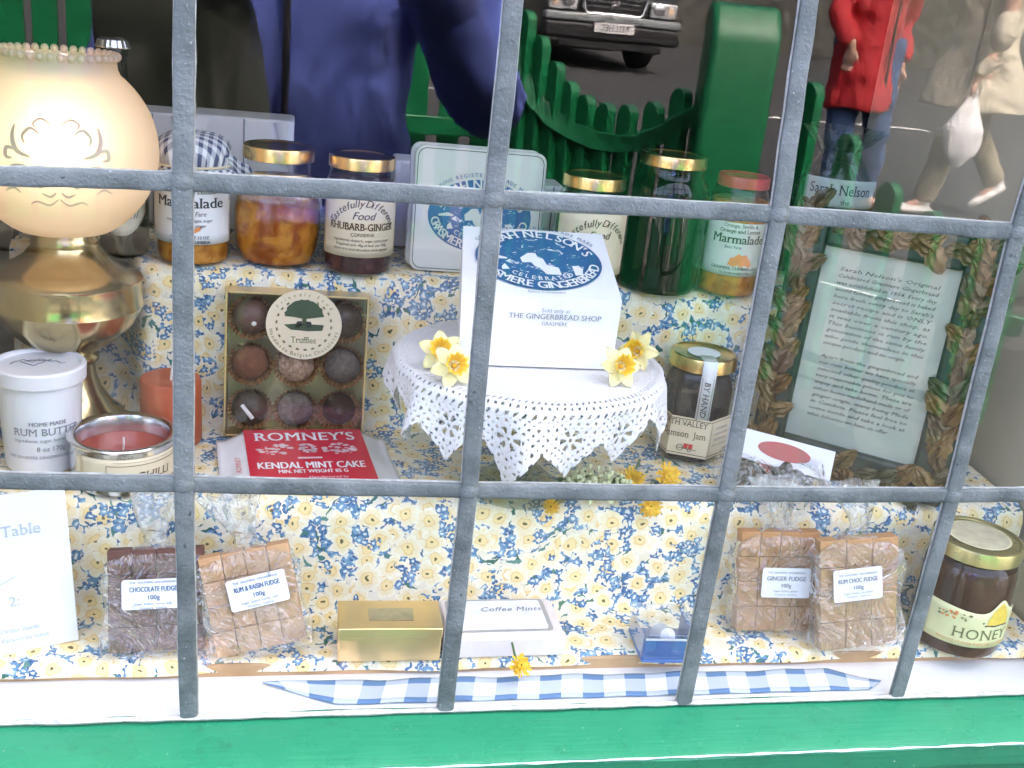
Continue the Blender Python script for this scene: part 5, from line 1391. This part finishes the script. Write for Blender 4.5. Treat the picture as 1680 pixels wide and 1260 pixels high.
for px, py in ((868, 20), (891, 62), (915, 104), (938, 136), (965, 158), (998, 171), (1034, 175), (1077, 170), (1122, 148)): picket(px, py, dep(px))
arc = [(836, 30), (840, 70), (858, 130), (880, 166), (905, 193), (935, 214), (970, 229), (1010, 238), (1050, 236), (1085, 223), (1115, 205), (1150, 188)]
pts = [FL(mirrored(px, py, dep(px) - .05)) for px, py in arc]
g = G(); vs = []
for k, p in enumerate(pts):
    q = (pts[min(k + 1, len(pts) - 1)] - pts[max(k - 1, 0)]).normalized(); back = Vector((0, -1, 0)); nz = q.cross(back).normalized()
    vs += [p + nz * .034, p + nz * .034 + back * .040, p - nz * .034 + back * .040, p - nz * .034]
g.add(vs, [(4 * i + a, 4 * i + (a + 1) % 4, 4 * i + 4 + (a + 1) % 4, 4 * i + 4 + a) for i in range(len(pts) - 1) for a in range(4)]).build('curved_rail', FEN, fence, smooth=False, bevel=.004)
pc = mirrored(1228, 8, 2.95); h = pc.z - ZY; wd = .235
pf = [(.11, 0), (.11, h - .125), (.085, h - .07), (.03, h - .012), (-.02, h), (-.11, h), (-.11, 0)]
o = G().prism(pf, -wd / 2, wd / 2, Matrix(((0, 0, 1, 0), (1, 0, 0, 0), (0, 1, 0, 0), (0, 0, 0, 1)))).build('gate_post', FEN, fence, bevel=.022, seg=3, sharp=30); o.location = FL((pc.x, pc.y, ZY)); o.rotation_euler = (0, 0, R(12))
for px, py, d_ in ((1333, 138, 2.82), (1395, 224, 2.74), (1462, 303, 2.66), (1530, 350, 2.58), (1600, 372, 2.5), (1672, 380, 2.42)): picket(px, py, d_, .085, .042, R(70))
for k in range(-2, 15): 
    px = 10 + k * 57; picket(px, -70 + 3 * k, 3.75, .088, .03, R(4))
a, b = mirrored(-160, 60, 3.70), mirrored(860, 95, 3.70)
for z in (.02, -.55):
    G().box((0, 0, 0), ((b - a).length, .03, .07)).build('rail', FEN, fence, bevel=.004, loc=FL(((a.x + b.x) / 2, a.y + .04, z)), rot=(0, 0, math.atan2(b.y - a.y, b.x - a.x)))
a, b = mirrored(1290, 330, 2.9), mirrored(1700, 460, 2.4)
G().box((0, 0, 0), ((b - a).length, .03, .07)).build('rail', FEN, fence, bevel=.004, loc=FL(((a.x + b.x) / 2, (a.y + b.y) / 2, -.35)), rot=(0, 0, math.atan2(b.y - a.y, b.x - a.x)))

# people ------------------------------------------------------------
M['skin'] = plain('skin', (.55, .33, .24), .55, vary=.08, scale=30, sss=.2)
def fabric(name, c, rough=.75, wr=.5, sc=9, sheen=.1):
    t = NT(name); co = t.coord(); mp = t.node('ShaderNodeMapping'); t.l.new(co, mp.inputs[0]); mp.inputs['Scale'].default_value = (1, 1, .38)
    n = t.noise(mp.outputs[0], sc, 3, .5, dist=.8); n2 = t.noise(co, sc * 60, 2)
    col = t.mix(t.math('MULTIPLY', n, .45), c, tuple(x * .6 for x in c))
    return t.done(t.bsdf(col, rough, 0, t.bump(t.math('ADD', t.math('MULTIPLY', n, 8.0), t.math('MULTIPLY', n2, .25)), wr * .8, .02), .4, sheen=sheen))
F_BLUE = fabric('blue_waterproof', (.12, .18, .66), .45, 1.0, 7)
F_NAVY = fabric('navy_fleece', (.008, .010, .03), .85)
F_OLIVE = fabric('dark_waxed_cotton', (.085, .095, .07), .35, .9, 6)
F_RED = fabric('red_jacket', (.50, .006, .014), .55, .7, 8)
F_JEAN = fabric('blue_denim', (.05, .10, .24), .8, .5, 12)
F_BEIGE = fabric('beige_coat', (.66, .60, .46), .7, .7, 6)
F_TAN = fabric('tan_trousers', (.36, .31, .21), .8, .5, 8)
F_DARK = fabric('dark_trousers', (.02, .02, .022), .8)
F_SHOE = plain('white_trainer', (.75, .75, .73), .5); F_BOOT = plain('brown_boot', (.10, .06, .035), .5)
HAIR = plain('brown_hair', (.06, .04, .025), .6, vary=.3, scale=80)
def skin_obj(g, name, mat, parent, vox=.014, sm=6):
    o = g.build(name, mat, parent)
    md = o.modifiers.new('union', 'REMESH'); md.mode = 'VOXEL'; md.voxel_size = vox; md.use_smooth_shade = True
    md = o.modifiers.new('soft', 'SMOOTH'); md.iterations = sm; md.factor = .5
    if name in ('jacket', 'trousers'):                 # creases
        tx = bpy.data.textures.new('creases', 'CLOUDS'); tx.noise_scale = .16; tx.noise_depth = 1
        md = o.modifiers.new('creases', 'DISPLACE'); md.texture = tx; md.strength = .045; md.mid_level = .5; md.texture_coords = 'LOCAL'
    return o
def hand(g, wrist, fwd, side, curl=.5, s_=1.0):
    """palm and five bent fingers grown from the wrist; side points towards the thumb"""
    w_, f_, t_ = Vector(wrist), Vector(fwd).normalized(), Vector(side).normalized(); n_ = f_.cross(t_).normalized()
    g.tube([w_ - f_ * .02, w_ + f_ * .03, w_ + f_ * .085], [.026 * s_, .034 * s_, .036 * s_], 10, up=n_, flat=.5)
    for k, L_ in enumerate((.070, .080, .075, .060)):
        b = w_ + f_ * .085 + t_ * (.030 - .020 * k); c1 = b + f_ * L_ * .45 - n_ * L_ * .12 * curl; c2 = c1 + f_ * L_ * .28 * (1 - curl) - n_ * L_ * .32 * (curl + .1); c3 = c2 - f_ * L_ * .12 * curl - n_ * L_ * .22 * curl + f_ * L_ * .2 * (1 - curl)
        g.tube([b - f_ * .02, b, c1, c2, c3], [.0100, .0098, .0092, .0084, .0072], 8)
    b = w_ + f_ * .03 + t_ * .028; g.tube([b - t_ * .01, b + t_ * .022 + f_ * .022, b + t_ * .026 + f_ * .05 - n_ * .012 * curl], [.013, .0115, .009], 8)
def head(g, c, face, s_=1.0):
    c, f_ = Vector(c), Vector(face).normalized(); sd = Vector((0, 0, 1)).cross(f_).normalized()
    Mh = Matrix((( sd.x, f_.x, 0, c.x), (sd.y, f_.y, 0, c.y), (0, 0, 1, c.z), (0, 0, 0, 1)))
    g.ball((0, -.008, .020), (.076 * s_, .095 * s_, .100 * s_), 20, 14, Mh); g.ball((0, .018, -.050), (.058, .068, .066), 16, 12, Mh)
    g.tube([(0, .088, .018), (0, .106, -.012), (0, .100, -.022)], [.010, .015, .010], 8, Mh); g.ball((0, .078, -.062), (.028, .016, .012), 10, 8, Mh)
    for s in (-1, 1): g.ball((s * .078, -.005, -.002), (.010, .020, .030), 8, 8, Mh)
    return Mh
def person(label, base, face, arms, legs, top, trousers, shoe, coat_hem, coat_flare=1.0, hands=((0, 0, -1), (0, 0, -1)), curls=(.4, .4), hgt=1.0, hair=HAIR, lean=(0, 0)):
    """joints are given relative to base (feet level); arms = ((shoulder, elbow, wrist) x2), legs = ((hip, knee, ankle, toe direction) x2)"""
    t = thing('person', label, 'person', base)
    f_ = Vector(face).normalized(); sd = Vector((0, 0, 1)).cross(f_).normalized(); lx, ly = lean
    def T(z): k = (z - .9) / .6; return Vector((lx * k, ly * k, z))
    ang = math.atan2(sd.y, sd.x); MR = lambda z: Matrix.Translation((T(z).x, T(z).y, 0)) @ Matrix.Rotation(ang, 4, 'Z')
    def torso(g, k, z_lo, flare):
        rows = [(z_lo, .19 * flare, .135 * flare), (.92, .180 * (1 + (flare - 1) * .6), .125), (1.05, .165, .118), (1.20, .175, .122), (1.34, .188, .118), (1.42, .165, .098), (1.47, .105, .075)]
        vs = []; fs = []; n = 20
        for z, rx, ry in rows:
            for q in range(n):
                a = 2 * math.pi * q / n; vs.append(MR(z) @ Vector(((rx + k) * math.cos(a), (ry + k) * math.sin(a), z)))
        for i in range(len(rows) - 1):
            for q in range(n): fs.append((i * n + q, i * n + (q + 1) % n, (i + 1) * n + (q + 1) % n, (i + 1) * n + q))
        fs.append(tuple(range(n - 1, -1, -1))); fs.append(tuple((len(rows) - 1) * n + q for q in range(n))); g.add(vs, fs)
    g = G(); torso(g, -.012, .86, .95); hc = T(1.64)
    g.tube([T(1.42), T(1.50), T(1.58)], [.062, .054, .056], 12); Mh = head(g, hc, face)
    for (s, e, w_), hd_, cu_ in zip(arms, hands, curls):
        s, e, w_ = Vector(s), Vector(e), Vector(w_); g.tube([s, s.lerp(e, .5), e, e.lerp(w_, .4), w_], [.052, .047, .040, .040, .027], 10)
        hand(g, w_, hd_, f_, cu_)
    for hp, kn, an, toe in legs:
        hp, kn, an = Vector(hp), Vector(kn), Vector(an); g.tube([hp, hp.lerp(kn, .5), kn, kn.lerp(an, .35), an], [.088, .074, .056, .056, .038], 12); g.tube([an, an + Vector(toe) * .12 - Vector((0, 0, .03))], [.04, .03], 8)
    skin_obj(g, 'body', M['skin'], t, .010)
    for s in (-1, 1): G().ball((s * .032, .078, .014), (.012, .010, .008), 8, 6, Mh).build('eye', M['ink'], t)
    G().ball((0, -.016, .034), (.083, .100, .098), 20, 14, Mh).build('hair', hair, t)
    g = G(); torso(g, .022, coat_hem, coat_flare)
    for s, e, w_ in arms:
        s, e, w_ = Vector(s), Vector(e), Vector(w_); g.tube([s + (Vector(T(1.38)) - s) * .5, s, s.lerp(e, .5), e, e.lerp(w_, .5), w_.lerp(e, .06)], [.085, .080, .070, .066, .058, .050], 12)
    g.tube([T(1.42), T(1.50)], [.098, .082], 14)
    jk = skin_obj(g, 'jacket', top, t, .012, 5)
    zp_ = G()       # front opening
    zp_.tube([T(z) + f_ * (.118 + .034 + (coat_flare - 1) * .10 * max(0, (1.0 - z) / .3)) for z in (coat_hem + .03, .95, 1.1, 1.25, 1.38)], .006, 6); zp_.build('zip', F_DARK, jk)
    g = G()
    g.loft([(T(.84), .165, .120), (T(.94), .168, .122), (T(1.0), .160, .118)], 18, None)
    for hp, kn, an, toe in legs:
        hp, kn, an = Vector(hp), Vector(kn), Vector(an); g.tube([hp + Vector((0, 0, .06)), hp.lerp(kn, .5), kn, kn.lerp(an, .5), an - (an - kn) * .02], [.108, .094, .076, .070, .062], 14)
    skin_obj(g, 'trousers', trousers, t, .012, 4)
    for hp, kn, an, toe in legs:
        an, tv = Vector(an), Vector(toe).normalized(); b = an + Vector((0, 0, -.045))
        pitch = toe[2]
        g = G(); g.tube([b - tv * .065 + Vector((0, 0, -.008)), b - tv * .03, b + tv * .08, b + tv * .165, b + tv * .20], [.036, .046, .046, .040, .022], 14, flat=.72); g.tube([an + Vector((0, 0, .02)), b], [.046, .046], 12)
        skin_obj(g, 'shoe', shoe, t, .008, 3)
    return t
def rel(p, b): return Vector(p) - Vector(b)
# photographer, blue waterproof, right behind the camera
b = Vector((.045, -1.06, ZY))
person('person in a blue waterproof jacket standing close to the window, one forearm raised', b, (0, 1, 0),
       (((-.20, .02, 1.36), (-.225, .10, 1.08), (-.13, .26, 1.215)), ((.205, .02, 1.36), (.285, .16, 1.10), (.16, .30, 1.275))),
       (((-.095, 0, .90), (-.10, .02, .48), (-.11, -.01, .09), (0, 1, 0)), ((.095, 0, .90), (.11, .03, .48), (.12, .02, .09), (.1, 1, 0))),
       F_BLUE, F_DARK, F_BOOT, .88, 1.08, ((.75, .35, .35), (-.75, .2, .3)), (.8, .8))
# waxed shoulder bag hanging at the photographer's side
q = mirrored(300, 120, .80)
t = thing('shoulder_bag', 'dark waxed shoulder bag hanging in front of the blue jacket', 'bag', (q.x, q.y, q.z - .20), (0, 0, R(8)))
def sbag(u, v):
    a_ = 2 * math.pi * u; c_, s_ = math.cos(a_), math.sin(a_); k = (.62 + .38 * math.sin(math.pi * (.15 + .62 * (1 - v)))) * (1 - .35 * max(0, v - .7) / .3)
    return (.105 * abs(c_) ** .5 * math.copysign(1, c_) * k + .010 * math.sin(v * 7 + a_ * 2), .036 * abs(s_) ** .6 * math.copysign(1, s_) * (.6 + .4 * k) + .008 * math.sin(u * 31 + v * 9) * (1 - abs(2 * v - 1)), .40 * v)
G().sheet(sbag, 64, 30, wrap=True).build('bag_body', F_OLIVE, t, sharp=70)
G().tube([(-.05, 0, .36), (-.03, -.02, .52), (.10, -.10, .66), (.16, -.20, .70)], .012, 8, flat=.4).build('strap', F_DARK, t)
# red jacket, by the fence on the street
c = mirrored(1402, 178, 5.0); b = Vector((c.x, c.y, ZR + .102))
hem = c.z - b.z
person('person in a red jacket and blue jeans standing beyond the fence', b, (.5, 1, 0),
       (((-.20, .02, 1.36), (-.25, .06, 1.08), (-.20, .20, .92)), ((.20, -.02, 1.36), (.23, -.08, 1.08), (.20, .02, .84))),
       (((-.09, 0, .90), (-.09, .05, .48), (-.08, .02, .09), (.4, 1, 0)), ((.09, 0, .90), (.13, .04, .48), (.17, -.04, .09), (.4, 1, 0))),
       F_RED, F_JEAN, F_BOOT, max(.45, min(.75, hem)), 1.10)
# beige coat, mid-stride with a white carrier bag
c = mirrored(1590, 178, 5.6); b = Vector((c.x, c.y, zst(c.y) + .008)); hem = c.z - b.z
bp = person('person in a beige coat and white trainers walking past with a carrier bag', b, (-.8, .8, 0),
       (((-.02, -.20, 1.36), (.05, -.24, 1.08), (.12, -.22, .86)), ((-.02, .21, 1.36), (-.07, .26, 1.08), (-.165, .25, .87))),
       (((0, -.09, .90), (.16, -.08, .50), (.36, -.07, .22), (-.8, 0, -.55)), ((0, .09, .90), (-.17, .10, .49), (-.24, .10, .09), (-1, .1, .05))),
       F_BEIGE, F_TAN, F_SHOE, max(.42, min(.70, hem)), 1.65, ((.1, 0, -1), (-.1, 0, -1)), (.3, .9))
t = thing('carrier_bag', 'white plastic carrier bag hanging from the walker’s hand', 'bag', (b.x - .17, b.y + .25, b.z + .80 - .44))
def bagf(u, v):
    a_ = 2 * math.pi * u; k = (.085 + .045 * math.sin(min(1, v * 2.2) * 1.57)) * (1 - .72 * max(0, (v - .55) / .45) ** .8)
    if v < .15: k *= .55 + .45 * v / .15
    return (k * math.cos(a_) * (1 + .08 * math.sin(a_ * 3 + v * 6)), k * .5 * math.sin(a_) * (1 + .1 * math.sin(a_ * 5)), .40 * v + .012 * math.sin(a_ * 2 + 1) * (1 - v))
g = G(); g.sheet(bagf, 32, 20, wrap=True); g.lathe([(.0004, .012), (.047, .0)], 24, Matrix.Scale(.55, 4, (0, 1, 0))); g.build('bag', plain('white_polythene', (.80, .80, .82), .45, vary=.04, scale=20, bump=.3, bscale=30, bdist=.01), t, sharp=70)
for s in (-1, 1): G().tube([(s * .02, .0, .39), (s * .028, 0, .42), (s * .012, 0, .452), (0, 0, .455)], [.014, .010, .008, .007], 8).build('handle', _cache['white_polythene'], t)

# parked car ---------------------------------------------------------
cc = mirrored(1008, 5, 12.6); carz = zst(cc.y) + .008
car = thing('parked_car', 'dark off-road car parked facing the shop, chrome grille and front plate', 'car', (cc.x, cc.y, carz), (R(-2.38), 0, R(-7)))
PAINT = plain('dark_green_car_paint', (.012, .020, .020), .25, .3, vary=.1, coat=.9)
GREY = plain('grey_bumper_plastic', (.10, .105, .11), .5); BLACK = plain('black_trim', (.012, .012, .013), .5); CHROME = plain('chrome', (.75, .76, .78), .12, 1)
CW = 1.75
def side(out, w_, mat, name, bev=.05, taper=0):
    g = G(); n = len(out)
    vs = [(-w_ / 2 + (taper if z > 1.05 else 0), y, z) for y, z in out] + [(w_ / 2 - (taper if z > 1.05 else 0), y, z) for y, z in out]
    g.add(vs, [tuple(range(n - 1, -1, -1)), tuple(range(n, 2 * n))] + [(i, (i + 1) % n, n + (i + 1) % n, n + i) for i in range(n)]); return g.build(name, mat, car, bevel=bev, seg=3)
body = side([(-4.35, .34), (-4.42, .62), (-4.40, .98), (-1.30, 1.00), (-.95, .99), (-.14, .92), (-.03, .84), (.0, .60), (-.02, .34)], CW, PAINT, 'body', .06)
side([(-4.34, .99), (-4.22, 1.62), (-3.9, 1.69), (-2.05, 1.68), (-1.75, 1.60), (-1.02, .99)], CW - .10, PAINT, 'cabin', .06, .10)
GLS = plain('car_glass', (.02, .025, .03), .05, spec=.8)
g = G(); g.add([(-.70, -1.02, 1.02), (.70, -1.02, 1.02), (.62, -1.69, 1.575), (-.62, -1.69, 1.575)], [(0, 1, 2, 3)], Matrix.Translation((0, .045, .02))); g.build('windscreen', GLS, car, smooth=False, solid=.01)
for s in (-1, 1):
    for y0, y1 in ((-1.35, -2.25), (-2.35, -3.2), (-3.3, -4.1)):
        x = s * (CW / 2 - .045); g = G(); g.add([(x, y0, 1.06), (x, y1, 1.06), (x - s * .09, y1 + .03, 1.55), (x - s * .09, y0 - (.30 if y0 > -1.5 else .03), 1.55)], [(0, 1, 2, 3)]); g.build('side_window', GLS, car, smooth=False, solid=.01)
    mr = G().box((s * (CW / 2 + .10), -1.25, 1.08), (.18, .09, .13)).build('door_mirror', BLACK, car, bevel=.03)
    hl = G().box((s * .655, .005, .765), (.36, .06, .175)).build('headlight', plain('lamp_reflector', (.72, .74, .77), .15, .6), car, bevel=.02)
    G().ball((s * .60, .030, .765), (.085, .02, .075), 16, 8).build('reflector_bowl', CHROME, hl)
    G().ball((s * .755, .030, .765), (.045, .018, .06), 12, 8).build('indicator', plain('indicator_lens', (.75, .55, .38), .2), hl)
    G().ball((s * .62, .072, .455), (.055, .02, .05), 12, 8).build('fog_light', BLACK, car)
    for y in (-.82, -3.52):
        wl_ = G().lathe([(.20, -.11), (.31, -.11), (.345, -.08), (.345, .08), (.31, .11), (.20, .11)], 36, Matrix.Translation((s * (CW / 2 - .12), y, .345)) @ Matrix.Rotation(R(90), 4, 'Y')).build('wheel', BLACK, car)
        G().lathe([(.0004, .06), (.10, .085), (.21, .10), (.205, -.10)], 24, Matrix.Translation((s * (CW / 2 - .12), y, .345)) @ Matrix.Rotation(R(90 * s), 4, 'Y')).build('rim', CHROME, wl_)
G().box((0, .0, .765), (.86, .04, .20)).build('grille', BLACK, car, bevel=.01)
gr = G().tube([(-.42, .035, .86), (-.385, .035, .70), (-.33, .035, .66), (.33, .035, .66), (.385, .035, .70), (.42, .035, .86)], .024, 8, up=(0, 1, 0)).build('grille_surround', CHROME, car)
for z in (.74, .80, .85): G().box((0, .026, z), (.72, .012, .018)).build('grille_bar', GREY, car)
bg_ = G()
for x, rz in ((-.040, .08), (.040, -.08)): bg_.box((x, .055, .765), (.022, .014, .10), Matrix.Translation((x, .055, .765)) @ Matrix.Rotation(rz, 4, 'Y') @ Matrix.Translation((-x, -.055, -.765)))
bg_.box((0, .055, .765), (.07, .014, .020)); bg_.build('badge', CHROME, car, bevel=.004)
G().box((0, .03, .605), (CW + .02, .16, .10)).build('bumper_top', plain('silver_bumper', (.22, .24, .25), .4), car, bevel=.03, seg=3)
G().box((0, .035, .455), (CW + .01, .14, .20)).build('bumper', BLACK, car, bevel=.04, seg=3)
G().box((0, .045, .31), (1.35, .06, .12)).build('air_dam', BLACK, car, bevel=.02)
npl = G().box((0, .122, .512), (.52, .012, .112)).build('number_plate', plain('plate_white', (.75, .75, .74), .4), car, bevel=.003)
lettering([('R101 HEC', 0, -.028, .098, {'bold': .012, 'sx': -.88})], lambda x, y: (x, .130, .512 + y), M['ink'], npl)

# far side of the street: wall added to hide bright sky in the glass ---------------------------------------------
def stone_mat():
    t = NT('dry_stone'); co = t.coord(); v = t.node('ShaderNodeTexVoronoi'); t.l.new(co, v.inputs[0]); v.inputs['Scale'].default_value = 4
    c = t.mix(t.noise(co, 5, 4), (.05, .05, .045), (.12, .115, .095)); return t.done(t.bsdf(c, .9, normal=t.bump(v.outputs[0], 1, .05)))
g = G(); g.box((2, -19.0, zst(-19) + .6), (70, .5, 1.4))
tag(g.build('added_stone_wall', stone_mat(), bevel=.05), 'added grey dry stone wall along the far side of the street, hiding the sky', 'wall')
LEAFM = plain('tree_foliage', (.035, .075, .02), .6, c2=(.015, .04, .012), scale=2); BARK = plain('bark', (.07, .055, .04), .9, vary=.3, scale=12)
def tree(x, y, h, label, seed):
    t = thing('tree', label, 'tree', (x, y, zst(y)), group='trees across the street'); rng = random.Random(seed)
    g = G(); g.tube([(0, 0, -.1), (.1, 0, h * .25), (.05, .1, h * .5), (0, 0, h * .8)], [.32, .24, .18, .06], 10)
    for k in range(7):
        a, z = rng.uniform(0, 6.28), h * rng.uniform(.3, .6); g.tube([(0, 0, z), (1.2 * math.cos(a), 1.2 * math.sin(a), z + h * .15), (2.3 * math.cos(a), 2.3 * math.sin(a), z + h * .22)], [.12, .08, .03], 6)
    g.build('trunk', BARK, t)
    cl = [(rng.gauss(0, 1.5), rng.gauss(0, 1.5), h * rng.uniform(.3, .98)) for _ in range(26)]; vs = []; fs = []
    for k in range(5200):
        c = cl[rng.randrange(26)]; p = Vector((c[0] + rng.gauss(0, .6), c[1] + rng.gauss(0, .6), c[2] + rng.gauss(0, .5)))
        u_ = Vector((rng.gauss(0, 1), rng.gauss(0, 1), rng.gauss(0, 1))).normalized(); v_ = u_.orthogonal().normalized(); d = rng.uniform(.10, .2)
        n = len(vs); vs += [p - u_ * d, p + v_ * d * .5, p + u_ * d, p - v_ * d * .5]; fs.append((n, n + 1, n + 2, n + 3))
    G().add(vs, fs).build('crown', LEAFM, t, smooth=False)
for k, (x, y, h) in enumerate(((-5.5, -21, 8.5), (-.5, -21.5, 7.5), (4.2, -21, 9), (8.6, -21.5, 8), (13.5, -21, 9.5))):
    tree(x, y, h, ('leafy tree behind the stone wall across the street'), 40 + k)
